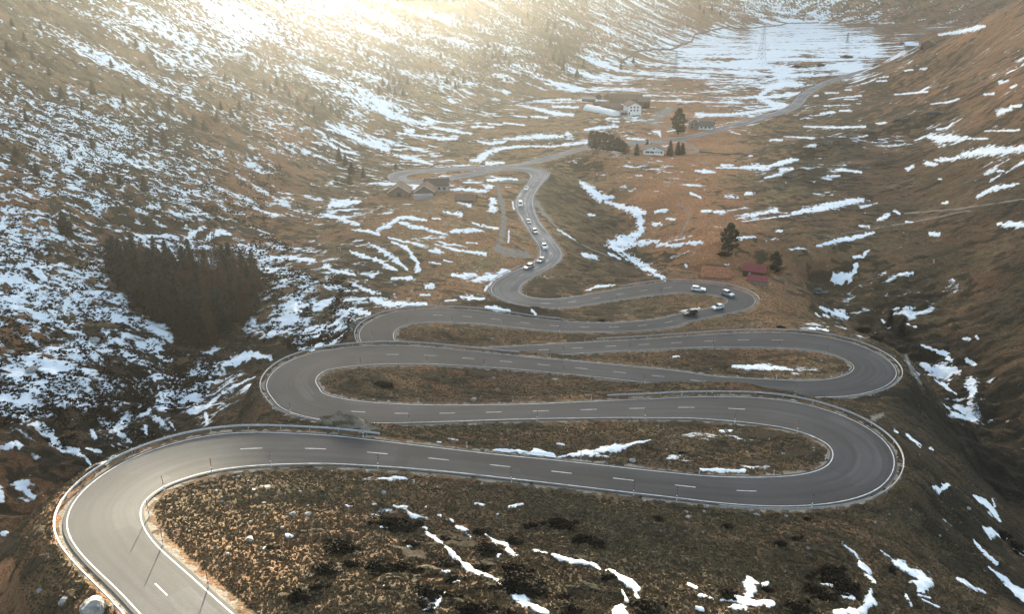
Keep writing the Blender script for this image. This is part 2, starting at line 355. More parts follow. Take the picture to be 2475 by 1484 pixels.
# ------------------------------------------------------------------ what covers the ground: snow, dwarf shrubs, russet grass, bare gravel
DENS = """50,50,.06 130,60,.2 250,100,.42 420,60,.55 600,50,.55 750,60,.5 900,60,.5 1050,40,.4 1200,60,.32 1350,70,.22 1500,50,.35 1620,70,.3 1700,40,.08 1790,60,.25 1850,15,.5 1980,20,.45 2080,40,.3 2150,90,.04 2250,60,.15 2330,30,.12 2420,10,.08
40,190,.28 130,200,.3 250,200,.34 350,190,.32 450,170,.5 560,200,.3 650,180,.28 760,180,.5 850,180,.45 960,170,.3 1050,150,.3 1150,130,.25 1250,180,.33 1345,110,.05 1380,200,.4 1450,180,.48 1520,130,.45
60,320,.36 180,300,.38 300,330,.4 400,280,.35 500,300,.12 560,270,.28 650,300,.28 720,230,.12 800,270,.06 900,240,.62 860,200,.5 1000,260,.25 1050,250,.28 1150,280,.2 1120,220,.3 1250,250,.35 1300,220,.25
80,450,.46 160,420,.45 250,450,.36 340,400,.25 450,430,.34 520,400,.3 560,340,.05 620,350,.15 650,420,.34 720,400,.2 780,400,.2 830,320,.6 860,370,.55 840,430,.35 950,300,.45 900,330,.5 1000,320,.4
60,560,.5 130,520,.42 200,560,.46 300,540,.3 400,540,.42 500,520,.3 600,520,.28 700,500,.2 760,470,.12 830,490,.2 860,440,.15 420,590,.5
30,660,.4 100,680,.45 150,640,.15 230,640,.3 650,600,.32 550,600,.25 720,640,.22 700,560,.12 560,570,.1
150,760,.72 50,720,.6 300,800,.62 230,720,.45 720,740,.6 650,800,.62 780,790,.65 690,690,.45 640,750,.6
40,830,.3 60,880,.48 200,880,.6 350,870,.52 480,870,.35 560,870,.18 640,850,.1 90,800,.45 400,830,.6
60,960,.45 180,940,.35 250,950,.32 330,960,.3 400,980,.32 470,960,.3 520,960,.2 560,1000,.05 100,920,.6
50,1080,.22 150,1040,.3 220,1080,.2 300,1040,.34 330,1080,.3 200,1180,.06 50,1170,.2 0,1250,.02 420,1040,.25 480,1030,.25
950,600,.06 1050,500,.03 1100,650,.03 1200,560,.0 850,600,.2 820,690,.3 870,660,.22 780,640,.2 930,720,.1 1150,720,.03 1100,330,.05 1200,310,.03 1300,300,.02 1000,340,.28 1080,360,.12 1250,360,.02 900,400,.3 1000,390,.25 880,490,.15 1150,250,.22 1250,285,.02 1400,270,.03 940,500,.05
1850,85,.97 1750,100,.86 1950,85,.94 1700,130,.8 2000,120,.86 1900,120,.9 1620,110,.6 1600,180,.55 1680,170,.68 1750,200,.5 1550,210,.38 1640,215,.3 1700,260,.2 1800,160,.9 1900,160,.85 2100,110,.85 2170,110,.5 2050,150,.7 1850,210,.5 1800,240,.35 1600,260,.06 1480,250,.15 1420,220,.3 1960,170,.35
2000,210,.04 2150,170,.06 2150,230,.03 2300,150,.02 2100,280,.03 1900,300,.02 2400,250,.03 1750,400,.015 1650,500,.02 1850,400,.05 2200,450,.005 2400,600,.0 2000,600,.01 1450,550,.02 1380,480,.0 1700,340,.02 2300,60,.1 2350,70,.02 2270,90,.02 2200,65,.02
1200,1300,.0 700,1250,.0 2000,1350,.0 1000,920,.0 1700,870,.0 1300,1000,0 1500,790,0 300,1250,0 2300,900,.05 2350,1000,.08 2250,1150,.0 2474,1200,.01 2150,740,.08 2474,800,.0 1950,680,.02 1300,740,.03 2400,1350,.02 500,1350,.0 1500,1400,.0 100,1420,.0 1500,690,.0 1750,720,.0 850,900,0 880,950,0 1000,800,0 920,805,0 700,960,.0 800,1450,0 650,1450,0 1000,1450,0 640,900,.0 1050,940,0 1150,860,0 1000,860,0 700,1020,0 600,1020,.01 450,700,.0 350,690,.03 550,700,.03 450,770,.02 480,815,.05 400,740,.03 300,690,.08 590,720,.1"""
DARK = """50,60,.4 130,140,.4 300,200,.35 600,200,.2 850,100,.15 1100,100,.3 1345,110,.8 1200,110,.55 950,180,.6 800,260,.8 720,230,.6 900,270,.3 1150,190,.5 1300,200,.3 1500,100,.3 1700,40,.25 1900,40,.5 2200,80,.45 2400,30,.3
100,300,.45 250,330,.6 380,320,.8 500,270,.5 600,330,.5 700,320,.2 820,330,.8 820,400,.8 60,480,.4 155,550,.6 300,480,.55 380,450,.85 480,430,.3 600,450,.35 750,430,.4 1000,200,.5
60,640,.4 200,660,.5 250,680,.6 450,700,.95 560,720,.8 650,700,.6 700,760,.5 100,830,.5 30,780,.5 300,850,.55 450,900,.8 600,860,.7 700,860,.7 60,960,.5 350,980,.9 450,1000,.9 250,1000,.7 560,970,.6 150,1100,.5 300,1090,.85 50,1220,.5 150,1200,.5 480,1040,.9
850,640,.5 800,700,.7 880,650,.6 930,730,.6 820,790,.8 1000,540,.1 1150,600,.05 1000,720,.3 1200,720,.6 1300,745,.9 1350,760,.7
1350,450,.45 1400,560,.4 1420,600,.35 1450,650,.6 1400,400,.5 1500,640,.75 1420,400,.6 1330,620,.2
1650,450,.1 1750,550,.1 1500,430,.15 1700,350,.1 1600,560,.25 1550,480,.2 1900,450,.5 1880,440,.8 2000,360,.55 1990,340,.7 2150,310,.7 2100,400,.4 2200,480,.35 2050,540,.4 2300,420,.15 2400,560,.2 2474,480,.2 2200,600,.25 2350,620,.3 2474,700,.3 2100,640,.4 2000,560,.3
1870,655,.05 1900,655,.2 1930,640,.2 1900,685,.4 1990,690,.95 2080,740,1 2150,780,1 2060,820,.7 2130,830,.85 2250,850,.5 2300,950,.7 2200,920,.5 2230,1000,.6 2200,1010,.95 2300,1050,1 2400,1130,1 2350,1000,.95 2474,1250,1 2474,1000,.75 2474,850,.55 2350,800,.5 2280,1120,.6 2400,1300,.5
1900,750,.15 1750,770,.2 1600,790,.3 1300,820,.4 1100,800,.45 1700,880,.35 1900,900,.5 1500,880,.3 1000,920,.5 1300,930,.45 1600,930,.3 1100,1060,.35 1500,1060,.4 1700,1060,.35 1900,1110,.75 1600,1120,.5 1900,1060,.5 1400,1100,.3
600,1200,.12 900,1200,.2 1200,1200,.15 1500,1250,.1 1800,1280,.1 700,1350,.1 450,1250,.08 1100,1400,.2 1400,1400,.2 1700,1400,.15 2000,1420,.25 2150,1300,.2 2250,1300,.3 100,1350,.35 150,1430,.75 60,1280,.3 2300,1420,.35 580,1000,.4 640,980,.4"""
RUSS = """50,60,.1 300,150,.3 600,150,.3 900,150,.25 1200,130,.1 1345,100,.5 1500,80,.5 1700,40,.8 2000,40,.8 2200,80,.8 2400,40,.6
60,320,.35 250,330,.25 380,320,.1 550,320,.75 650,380,.8 780,380,.6 60,480,.75 155,540,.85 300,480,.45 480,430,.7 600,460,.75 400,400,.25 850,400,.2 850,250,.2 1100,250,.1
100,650,.65 60,800,.75 300,800,.35 550,560,.8 700,540,.75 650,600,.8 560,700,.4 850,600,.45 800,680,.25 1000,560,.55 1100,520,.4 1000,640,.5 1200,620,.45 1150,700,.5 1050,470,.45
60,960,.65 250,980,.6 400,980,.35 560,970,.6 100,1100,.8 200,1180,.7 50,1250,.65 1100,320,.35 1300,310,.25 1250,340,.3 1500,290,.5 1700,350,.85 1600,330,.8 1650,450,1 1750,550,1 1550,480,.9 1650,600,.95 1750,650,.95 1480,430,.6 1400,520,.15 1350,450,.1 1450,600,.3 1850,380,.35 1900,300,.25 1900,450,.2 2000,380,.25 2100,420,.5 2050,550,.3 2200,480,.3 2300,180,.55 2400,250,.6 2150,200,.6 2300,350,.3 2400,480,.35 2300,620,.3 2474,700,.35 2100,640,.25 1900,560,.5 1850,640,.6
1900,740,.5 1700,770,.45 1500,780,.4 1200,800,.35 1700,870,.4 1100,910,.65 1400,920,.45 1600,930,.3 1300,1060,.3 1700,1070,.25 1100,1040,.3 2000,700,.4 2250,800,.3 2300,1000,.4 2400,1200,.4 2200,1250,.4 600,1180,.45 500,1250,.4 900,1200,.35 1300,1250,.3 1700,1300,.25 800,1400,.25 1300,1420,.2 2000,1400,.2 2300,1400,.3 100,1380,.4 600,1350,.35"""
SNOW_STROKES = """H 470,735,8 560,760,25 600,800,22 700,815,14;620,865,8 700,895,12;700,925,10 760,965,14 850,1030,20 920,1100,26 980,1170,30 1030,1190,14 1180,1250,10 1270,1310,28 1370,1390,40 1440,1440,25 1540,1480,20;910,885,8 970,915,28 1010,955,8;1110,935,8 1180,980,14 1260,1015,22 1300,1070,24 1350,1082,8;1450,1045,10 1540,1065,8;1570,1075,10 1640,1100,20 1760,1120,20 1860,1150,22 1910,1180,8;1950,1185,8 2010,1195,10;2020,1215,14 2100,1260,36 2150,1310,44 2170,1370,20;2060,1330,14 2100,1400,18;2050,1470,40 2080,1520,30;690,1460,20 770,1420,25 830,1340,10;1160,343,8 1300,352,10 1450,362,20 1560,370,26 1600,390,8;1610,393,8 1750,372,16 1900,350,24 2050,325,26 2150,300,14 2260,275,6;1275,738,14 1370,725,10;1040,722,6 1110,728,6;150,735,12 180,738,8;330,725,6 350,722,5;390,630,10 410,640,8;530,545,6 560,545,6;570,1018,8 600,1020,6;320,1160,12 340,1172,12;370,905,10 390,885,16 430,885,10;890,1270,10 930,1255,14;810,1192,6 860,1198,6;640,1375,8 710,1385,8;1200,1080,14 1215,1075,10;1070,1065,8 1095,1060,6;1610,300,6 1660,308,6;780,800,8 800,802,8;870,830,12 885,845,8;690,745,4 700,740,4;770,290,6 800,292,6;1190,793,8 1200,795,8
I 225,480,10 350,485,14 450,485,18 525,488,14;560,1260,30 560,1340,60 520,1400,70 470,1440,55;360,1390,12 500,1400,30 700,1410,25;660,1290,14 690,1270,14;140,1280,10 190,1305,12;225,1360,14 310,1385,8;190,1445,18 230,1455,14;1200,995,5 1290,1060,10 1340,1140,22 1400,1220,28 1430,1270,12;1410,1320,18 1400,1400,36 1350,1465,40 1170,1475,25;1060,1280,10 1140,1290,14;1190,1340,20 1290,1380,14;1470,1045,8 1560,1110,22 1660,1180,36 1740,1230,60 1800,1290,50 1740,1330,18;1740,1355,14 1820,1380,8;1760,1385,8 1880,1445,8;1650,1360,14 1690,1430,10;1905,825,4 1990,890,4;1840,600,8 1890,625,28 1940,590,14;1920,660,10 1930,660,8;2120,665,6 2200,710,20 2260,790,28 2300,850,14;2200,890,20 2260,920,40 2350,960,10;2120,970,5 2160,1030,14 2280,1140,14;2225,1160,8 2320,1240,18 2400,1310,30 2473,1370,40;2010,1240,12 2100,1290,20 2200,1340,14;1660,240,10 1750,325,12;1570,205,14 1590,220,12;1820,330,10 1840,345,8;1960,100,20 2060,120,14 2140,125,18;2090,20,12 2130,35,10;2400,1040,10 2473,1075,12;2250,690,10 2270,740,14;440,175,5;360,212,8 440,210,5;1060,985,4
F 440,1158,8 550,1158,24 650,1160,24 760,1168,14 860,1182,6;1050,745,6 1130,780,18 1210,800,30;1020,790,6 1060,815,6;1080,800,10 1110,810,10;1030,890,8 1110,910,8;1130,560,14 1180,540,44 1250,540,26 1290,500,16 1310,440,12;1290,395,14 1350,385,18 1400,345,4;1600,518,10 1690,510,16;1490,508,5 1510,508,4;1550,765,8 1650,750,12 1720,750,5;1640,790,20 1680,805,8;1480,835,6 1530,880,14;1650,865,10 1720,885,8;1760,1010,6 1900,1060,16 1950,1100,30;2080,1120,22 2130,1140,20;1760,1140,12 1850,1190,50 1930,1190,56 2010,1190,24;1900,1280,14 1960,1330,10;2110,1270,40 2110,1370,30;1850,1250,6 2000,1350,6;470,130,5 600,100,10 750,70,16;510,148,4 800,110,5 950,80,12 1150,40,18 1350,0,14;1030,320,8 1150,290,18 1300,255,20 1430,225,10;1450,140,8 1510,115,22 1530,95,14;1570,70,12 1610,95,6;1340,50,8 1450,20,6;2290,165,12 2370,168,28 2473,170,28 2600,170,20;1830,237,18 1880,240,12;1330,182,8 1390,180,12;1900,20,8 1940,14,12;0,315,10 120,300,12 230,295,18;230,75,12 290,75,12;310,82,10 390,78,10;470,265,12 600,255,10;115,450,10 125,462,8;390,447,6 415,447,8;750,215,10 790,213,8;0,130,8 40,130,8;1650,152,8 1700,150,6;840,345,8 900,335,10 960,340,4;2050,965,12 2100,965,10;2140,950,12 2150,965,8;70,775,4 210,755,8;30,1090,6 70,1090,8;1230,895,6
C 2050,1080,22 2150,1060,36 2300,1045,30 2473,1035,22;1900,1115,18 1990,1105,14;2010,1090,14 2020,1095,10;1790,1140,20 1860,1145,14;1860,1120,10 1880,1115,8;1810,950,14 1900,970,44 1980,965,36 2100,965,10 2220,965,6;1870,900,8 1940,890,8 1980,855,6;2150,1370,14 2250,1315,22 2330,1300,22 2440,1280,8;2200,912,6 2440,908,10;940,880,5 1200,887,10 1370,882,8;1110,690,4 1340,665,8;1090,647,6 1180,645,6;1570,658,6 1800,638,8;1820,725,5 1950,710,6 2020,690,8;1060,790,8 1150,780,10;1190,770,8 1270,770,8;1640,490,8 1700,485,8;1450,565,8 1510,560,8;1470,540,6 1530,533,6;710,972,10 790,975,8;800,950,5 1010,962,8;440,918,4 500,935,4;500,1165,10 600,1165,26 690,1170,22;690,1160,14 800,1130,22 900,1110,12;180,1190,6 250,1192,18 320,1198,8;780,1185,18 860,1175,10;670,1240,8 780,1215,14;330,1168,5 500,1168,8;150,1345,8 220,1375,8;390,1365,10 480,1372,10;540,1350,12 600,1345,8;230,1470,12 290,1470,12;860,1483,8 1000,1455,16 1200,1410,24 1360,1385,10;2300,780,30 2380,755,16;2380,740,10 2450,735,10;2200,660,10 2260,650,10;2300,575,12 2360,560,14;2380,610,8 2420,595,8;200,800,20 400,800,10 600,775,12 800,745,14;620,680,14 720,720,24 830,735,14;640,660,14 700,610,26 800,580,26 920,590,16;680,560,8 800,525,14 1000,515,10;1080,735,4 1260,730,4;1310,722,3 1340,722,3;1750,478,10 1790,475,10;1230,625,6 1270,625,6;1200,1180,10 1340,1200,10;1660,1180,14 1700,1160,14;1880,1245,10 1900,1250,8;370,1150,8 450,1150,8;2290,1190,8 2330,1190,6;1440,860,6 1510,855,8;550,1085,6 580,1085,6;1880,240,8 2000,225,14 2150,190,22 2200,180,10;1220,690,5 1310,690,5;1010,668,6 1040,665,6
B 1020,1120,18 1060,1110,28 1120,1070,26 1200,1035,16 1350,1018,8 1600,1018,6 1820,990,10;1120,1135,14 1240,1135,10;1240,965,10 1330,970,10;1330,960,14 1500,950,22 1650,948,12;1060,985,6 1150,1000,14 1250,985,10;1370,735,8 1500,765,14 1600,790,20 1720,800,10;1580,740,8 1750,745,12;1310,805,6 1400,815,6;1430,810,8 1540,818,10;1800,905,8 1900,890,14 2030,880,8;1770,1265,14 1850,1330,30 1920,1375,36 2010,1375,12;2010,1430,8 2150,1460,25 2220,1483,20;560,910,10 600,915,22;500,925,6 800,965,12;820,965,16 910,965,8;390,760,30 470,800,26 560,830,20 700,870,10;720,880,8 850,905,14 1010,930,10;0,860,10 150,930,22 300,1000,20 430,1040,26;480,1080,10 600,1100,14 740,1145,8;1130,1255,12 1250,1245,12 1330,1250,8;870,1320,8 1000,1320,14 1110,1330,14;1120,1305,22 1150,1300,18;920,1405,8 1000,1430,16;1150,1380,12 1160,1400,22 1160,1450,30;30,1430,14 120,1420,26 240,1400,12;1020,880,8 1170,885,8;1130,860,8 1230,870,6;1240,855,6 1380,870,8;2100,965,8 2220,970,8;2280,915,10 2320,920,14 2330,950,8;1680,930,14 1710,935,8;2000,845,8 2040,845,6;960,1270,6 1060,1270,6;1440,700,4 1700,690,8
E 40,20,16 150,10,16 240,5,8;0,100,14 100,130,14 230,170,16;180,205,6 300,220,14 370,240,10;360,205,14 440,170,20 510,125,14 600,120,14 700,140,8;520,155,14 600,180,16 700,200,14 850,240,10;430,258,5 560,290,10 680,315,10;460,290,8 560,330,14 600,390,16 640,430,10 640,480,24;300,300,10 400,355,18 480,410,20 570,485,8;170,355,8 260,385,18 310,405,8;340,410,14 420,450,22 500,490,8;760,305,6 900,345,8 1000,360,10 1110,372,12;720,350,10 770,355,22 820,365,10;880,215,14 980,210,18 1100,215,8;1020,155,6 1100,180,14 1200,195,8;880,520,10 950,525,26 1040,520,22;1030,560,14 1100,540,26 1170,530,30 1240,500,24 1280,490,8;700,600,18 730,590,22 750,590,12;940,670,10 1000,680,18 1100,685,10;0,460,20 60,490,14 200,520,10;0,600,18 100,610,26 160,630,10;200,590,14 320,640,14 380,650,10;320,690,16 420,720,26 550,725,22 700,725,10;70,760,18 150,770,36 250,780,36 300,790,14;1110,745,10 1180,755,20 1280,775,14;1440,770,12 1460,790,8;460,550,8 600,540,12;830,700,8 910,695,8;650,655,8 720,660,6;1830,100,10 1870,105,8;1950,10,14 2050,40,18 2130,70,30 2190,130,28 2190,220,26 2120,280,50 2000,310,46 2060,360,20 2150,420,24 2250,480,26 2350,540,22;1970,370,8 2050,410,8;2200,300,30 2320,280,8;1790,375,14 1880,400,20;1610,200,6 1740,280,4;1800,630,6 1900,600,12 2010,590,6;1105,630,10 1125,600,10 1160,570,8;820,80,8 940,100,16;740,125,6 800,130,6;720,430,6 800,445,6;820,420,6 880,430,6;980,295,8 1050,298,8;1310,60,8 1300,10,8;1275,210,6 1270,300,8;2300,80,12 2360,70,14;2280,165,14 2330,160,14;2370,130,6 2430,128,6;2370,320,10 2473,310,14
D 0,560,40 80,540,50 130,460,30;100,560,50 200,600,50 260,660,40;230,480,20 300,450,24 350,470,14;300,720,80 450,750,60 550,720,40;0,720,40 150,700,40;1320,1340,30 1400,1290,50 1450,1220,40 1550,1150,35 1650,1110,35 1750,1070,30 1880,1100,20;1440,1440,16 1520,1370,12 1640,1290,10 1780,1230,5;1100,1280,10 1130,1400,14 1150,1470,10;1040,1190,10 1080,1260,10;2080,1030,14 2180,1040,14;1560,330,14 1700,340,30 1860,360,14;1880,400,12 2050,400,24 2180,420,14;1820,480,20 2000,510,20 2150,540,20;1440,270,14 1520,220,30 1600,240,12;1290,270,16 1360,220,26 1420,190,14;1210,97,8 1440,97,8;1050,1000,20 1130,1110,26 1200,1110,16
G 0,60,30 100,90,40 200,140,36 300,190,40 360,260,36 410,320,26;430,340,20 540,360,26 600,400,16 630,450,10;0,330,30 80,310,20;120,290,16 140,320,20;0,640,40 0,700,26;130,580,40 180,620,26 240,680,18;700,130,20 780,190,26 860,250,26 910,290,10;600,335,8 700,358,14;1430,90,12 1440,170,10;30,930,20 50,920,12;1990,940,18 2040,945,14;1840,1035,14 1860,1035,10;1010,180,16 1020,250,12;1080,120,20 1130,160,16;1190,160,16 1220,210,8;640,210,14 660,260,14;1040,60,14 1030,100,14;970,40,16;2410,735,10 2450,738,10"""
TRACK_STROKES = """B 1200,1290,16 1215,1380,20 1235,1470,20;1200,1268,9 1300,1256,9 1405,1252,7;2040,800,12 2150,830,20 2240,850,14 2330,880,8 2420,892,6;2250,840,20 2350,790,40 2400,760,30
E 1225,0,22 1240,100,22 1235,200,24 1215,290,26 1195,340,30 1300,370,34 1400,385,34;1470,20,26 1520,90,20 1600,180,9;1600,180,6 1760,300,5 2000,400,4
C 90,975,9 160,1020,11 205,1048,11 120,1070,9
F 60,20,6 140,80,6 130,150,7 80,250,7;1650,1080,14 1700,1200,14 1760,1280,8;1640,90,6 2000,60,6 2473,-10,6;1100,250,4 1700,150,5 2100,70,5
I 1420,130,25 1480,105,20
D 2330,760,24 2350,830,40 2420,870,40"""
JUN = """H 480,862,140,48 130,1027,125,48 355,1138,85,38 555,1160,85,33 845,1140,85,58 1345,1255,150,70 1335,1170,85,38 700,1335,110,46 680,1405,70,36 1050,1450,110,40 1130,1035,90,44 1310,965,55,28 1630,857,95,25 1425,872,55,17 1815,968,100,32 2235,1415,95,85 1660,1355,50,26 1960,1220,50,20 1170,1303,60,23 1040,1303,35,19 160,1125,55,22 870,1350,60,26 1090,1160,60,26 1080,905,55,24 590,990,50,20 820,960,40,22 2310,815,50,14 330,1210,45,16 1700,1450,80,36 900,1235,70,26 445,1295,30,16 1270,1470,55,22
G 1890,1015,50,22 2315,1140,45,18 2270,1185,100,38 2105,1340,90,42 2230,1290,60,22 2425,1125,45,20 2305,965,22,12
I 1130,1190,95,60 1240,1290,95,66 1010,1300,70,46 880,1430,100,52 410,1345,75,28 680,1300,40,22 1100,1360,80,34 970,820,30,11 400,865,40,14 885,960,45,12 1545,1170,40,24 760,990,50,12 100,360,24,9 2410,1010,60,40 2310,920,50,28 660,905,18,9 970,1220,30,18
F 780,880,28,9 1440,960,50,22 1380,900,60,22
E 390,1280,60,12 1920,835,24,6"""
def items(txt, k):
    for line in txt.split('\n'):
        L = line[0]
        for w in line[1:].split():
            yield (L,) + tuple(float(q) for q in w.split(','))
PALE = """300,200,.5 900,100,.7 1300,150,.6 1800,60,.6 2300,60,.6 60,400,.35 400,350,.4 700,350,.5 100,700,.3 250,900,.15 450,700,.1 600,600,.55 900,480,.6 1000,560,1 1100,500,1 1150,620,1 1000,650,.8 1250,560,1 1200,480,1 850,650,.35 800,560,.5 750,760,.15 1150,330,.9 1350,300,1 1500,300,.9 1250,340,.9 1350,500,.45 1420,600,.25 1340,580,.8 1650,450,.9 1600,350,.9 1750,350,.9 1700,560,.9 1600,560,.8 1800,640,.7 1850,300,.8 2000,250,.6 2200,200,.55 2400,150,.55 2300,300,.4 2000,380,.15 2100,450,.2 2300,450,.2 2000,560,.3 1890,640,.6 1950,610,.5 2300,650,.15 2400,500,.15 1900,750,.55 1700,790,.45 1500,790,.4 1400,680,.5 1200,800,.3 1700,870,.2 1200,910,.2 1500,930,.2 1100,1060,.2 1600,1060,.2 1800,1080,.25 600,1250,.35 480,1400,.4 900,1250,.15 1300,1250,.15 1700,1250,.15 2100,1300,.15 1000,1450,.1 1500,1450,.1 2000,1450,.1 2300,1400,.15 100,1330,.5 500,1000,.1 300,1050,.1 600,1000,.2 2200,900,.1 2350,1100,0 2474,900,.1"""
def idw(txt, u, v):
    c = np.array([[float(t) for t in w.split(',')] for w in txt.split()])
    o = np.empty(u.shape); uf, vf, of = u.ravel(), v.ravel(), o.ravel()
    for i in range(0, len(uf), 20000):
        d = ((uf[i:i + 20000, None] - c[None, :, 0])) ** 2 + (1.3 * (vf[i:i + 20000, None] - c[None, :, 1])) ** 2 + 150
        w = 1 / d ** 2
        of[i:i + 20000] = (w * c[None, :, 2]).sum(1) / w.sum(1)
    return o
cu, cv, czc = project(gx, gy, CZ)
cu = np.clip(cu, -250, 2750); cv = np.clip(cv, -60, 1650)
VU, VV, VZ = project(X, Y, Z)
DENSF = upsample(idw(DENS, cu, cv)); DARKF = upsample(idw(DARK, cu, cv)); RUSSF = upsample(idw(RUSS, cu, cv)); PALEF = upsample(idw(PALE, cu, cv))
xs = np.linspace(-4, 4, 801); cdf = np.array([.5 * (1 + math.erf(q / math.sqrt(2))) for q in xs])
def ppf(p): return np.interp(p, cdf, xs)
VU, VV, VZ = project(X, Y, Z)
fu, fv = (X * .93 + Y * .37), (Y * .93 - X * .37)
DENSF = DENSF * (1 + .25 * smooth(850, 650, VU) * smooth(430, 520, VV) * smooth(1000, 900, VV))
slopey = smooth(10, 70, DM)
n_mtn = fbm(fu / 5.0 + .4 * gnoise(fv / 9, fu / 14, 2), fv / 1.9, 4, 41, .66)
_ff = smooth(280, 480, far)
n_mtn = (n_mtn * (1 - _ff) + fbm(fu / 3.6 + .3 * gnoise(fv / 9, fu / 9, 12), fv / 1.9, 3, 43, .7) * _ff) / np.sqrt(_ff ** 2 + (1 - _ff) ** 2)
n_big = fbm(fu / 80.0, fv / 24.0, 2, 45)
n_flat = fbm(X / 11.0, Y / 6.0, 4, 47, .68)
n_far = fbm(X / 60.0, Y / 30.0, 3, 49, .6)
near_left = smooth(330, 230, far) * smooth(0, -60, X)
nm = n_mtn * (1 - .5 * near_left) + fbm(X / 2.6, Y / 2.6, 4, 48, .7) * .8 * near_left
nm = .80 * nm + .30 * fbm(fu / 26.0, fv / 8.0, 2, 46) + .45 * n_big - .04
nf = .8 * n_flat + .55 * n_far
nf = np.where(far > 700, .55 * n_flat + .8 * fbm(X / 110.0, Y / 26.0, 3, 52, .65), nf)
ns = (nm * slopey + nf * (1 - slopey)) / np.sqrt(slopey ** 2 + (1 - slopey) ** 2 + 1e-6)
SN = ns + ppf(np.clip(DENSF, .0002, .998))
SN = np.where(DENSF < .03, -3, SN)
edge_n = fbm(X / 1.6, Y / 1.6, 3, 61, .6)
edge_n2 = fbm(X / 5.0, Y / 5.0, 2, 62)
def strokes(txt):
    for line in txt.split('\n'):
        line = line.strip(); L = line[0]
        for st in line[1:].split(';'):
            pts = []
            for tk in st.split():
                q = tk.split(',')
                if len(q) == 3 and '.' not in tk:
                    a, b = cp(L, float(q[0]), float(q[1])); pts.append((a, b, float(q[2]) / 2.0608 / 1.39774))
            if len(pts) == 1: pts.append((pts[0][0] + 1, pts[0][1], pts[0][2]))
            if pts: yield pts
def paint(txt, out, soft, rag):
    """lay traced patches on the ground where they were found (only near the ground point each one was traced from)"""
    for pts in strokes(txt):
        a = np.array(pts); mxw = a[:, 2].max() + 12
        c = a[len(a) // 2]
        g = [hit(*p[:2]) for p in (a[0], c, a[-1])]
        dlo = min(np.hypot(*q[:2]) for q in g) * .88 - 4; dhi = max(np.hypot(*q[:2]) for q in g) * 1.12 + 4
        i0, i1 = np.searchsorted(rs, [dlo, dhi])
        # azimuth window
        angs = np.arctan2((np.array([a[:, 0].min() - mxw, a[:, 0].max() + mxw]) - CX) / F, 1.0) * 1.0
        A = [math.atan2(q[0], q[1]) for q in [at_h(xx, yy, 90.0) for xx in (a[:, 0].min() - mxw, a[:, 0].max() + mxw) for yy in (a[:, 1].min() - mxw, a[:, 1].max() + mxw)]]
        j0, j1 = np.searchsorted(azr, [min(A), max(A)])
        if i1 - i0 < 1 or j1 - j0 < 1: continue
        u = VU[i0:i1, j0:j1]; v = VV[i0:i1, j0:j1]
        best = np.full(u.shape, -1e9)
        for p, q in zip(a[:-1], a[1:]):
            dx, dy = q[0] - p[0], q[1] - p[1]; L2 = dx * dx + dy * dy + 1e-6
            t = np.clip(((u - p[0]) * dx + (v - p[1]) * dy) / L2, 0, 1)
            d = np.hypot(u - p[0] - t * dx, (v - p[1] - t * dy))
            w = p[2] + t * (q[2] - p[2])
            best = np.maximum(best, (w - d) / np.maximum(w, 1.8) - .14)
        val = best + rag * (.42 * edge_n[i0:i1, j0:j1] + .28 * edge_n2[i0:i1, j0:j1])
        out[i0:i1, j0:j1] = np.maximum(out[i0:i1, j0:j1], val * soft)
SP = np.full(X.shape, -3.0); paint(SNOW_STROKES, SP, 1.6, .8)
TRK = np.full(X.shape, -3.0); paint(TRACK_STROKES, TRK, 1.0, .5)
SN = SN - 2.5 * smooth(3.0, 0.8, EDGE)
SNOW = np.clip(np.maximum(.49 + .25 * SN, .5 + .36 * SP), 0, 1)
SNOW = np.where(EDGE < 1.0, 0, SNOW)
dk = fbm(X / 7.0 + Y / 14.0, Y / 3.6, 4, 71, .62) * .8 + fbm(X / 28.0, Y / 20.0, 2, 73) * .45 + .0
DRK = np.clip(.5 + .42 * (dk + ppf(np.clip(DARKF, .02, .97))), 0, 1)
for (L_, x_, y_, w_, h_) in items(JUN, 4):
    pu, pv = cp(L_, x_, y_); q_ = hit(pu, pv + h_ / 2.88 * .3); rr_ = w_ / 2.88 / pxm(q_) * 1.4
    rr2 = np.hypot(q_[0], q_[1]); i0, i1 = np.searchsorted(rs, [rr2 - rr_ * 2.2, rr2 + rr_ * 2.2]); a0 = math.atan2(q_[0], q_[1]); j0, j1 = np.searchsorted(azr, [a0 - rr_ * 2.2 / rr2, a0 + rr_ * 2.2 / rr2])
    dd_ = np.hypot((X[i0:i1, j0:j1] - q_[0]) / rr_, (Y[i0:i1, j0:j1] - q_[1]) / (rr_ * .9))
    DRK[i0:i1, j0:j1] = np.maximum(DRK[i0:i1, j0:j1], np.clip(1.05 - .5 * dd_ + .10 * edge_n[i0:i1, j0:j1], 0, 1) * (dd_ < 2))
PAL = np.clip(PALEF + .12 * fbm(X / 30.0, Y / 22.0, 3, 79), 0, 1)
RUS = np.clip(RUSSF + .16 * fbm(X / 26.0, Y / 20.0, 3, 75) + .08 * fbm(X / 4.0, Y / 4.0, 2, 77), 0, 1)
GRV = np.clip(.5 + .5 * TRK, 0, 1) * (TRK > -2.9)
GRV = np.maximum(GRV, smooth(1.35, .5, EDGE + .35 * edge_n))
Z = Z + 0.16 * smooth(.45, .75, SNOW) * np.clip(fade, .4, 1) * (EDGE > 1.5) + .18 * smooth(.5, .9, DRK) * (1 - smooth(.4, .6, SNOW)) * (EDGE > 2.5)
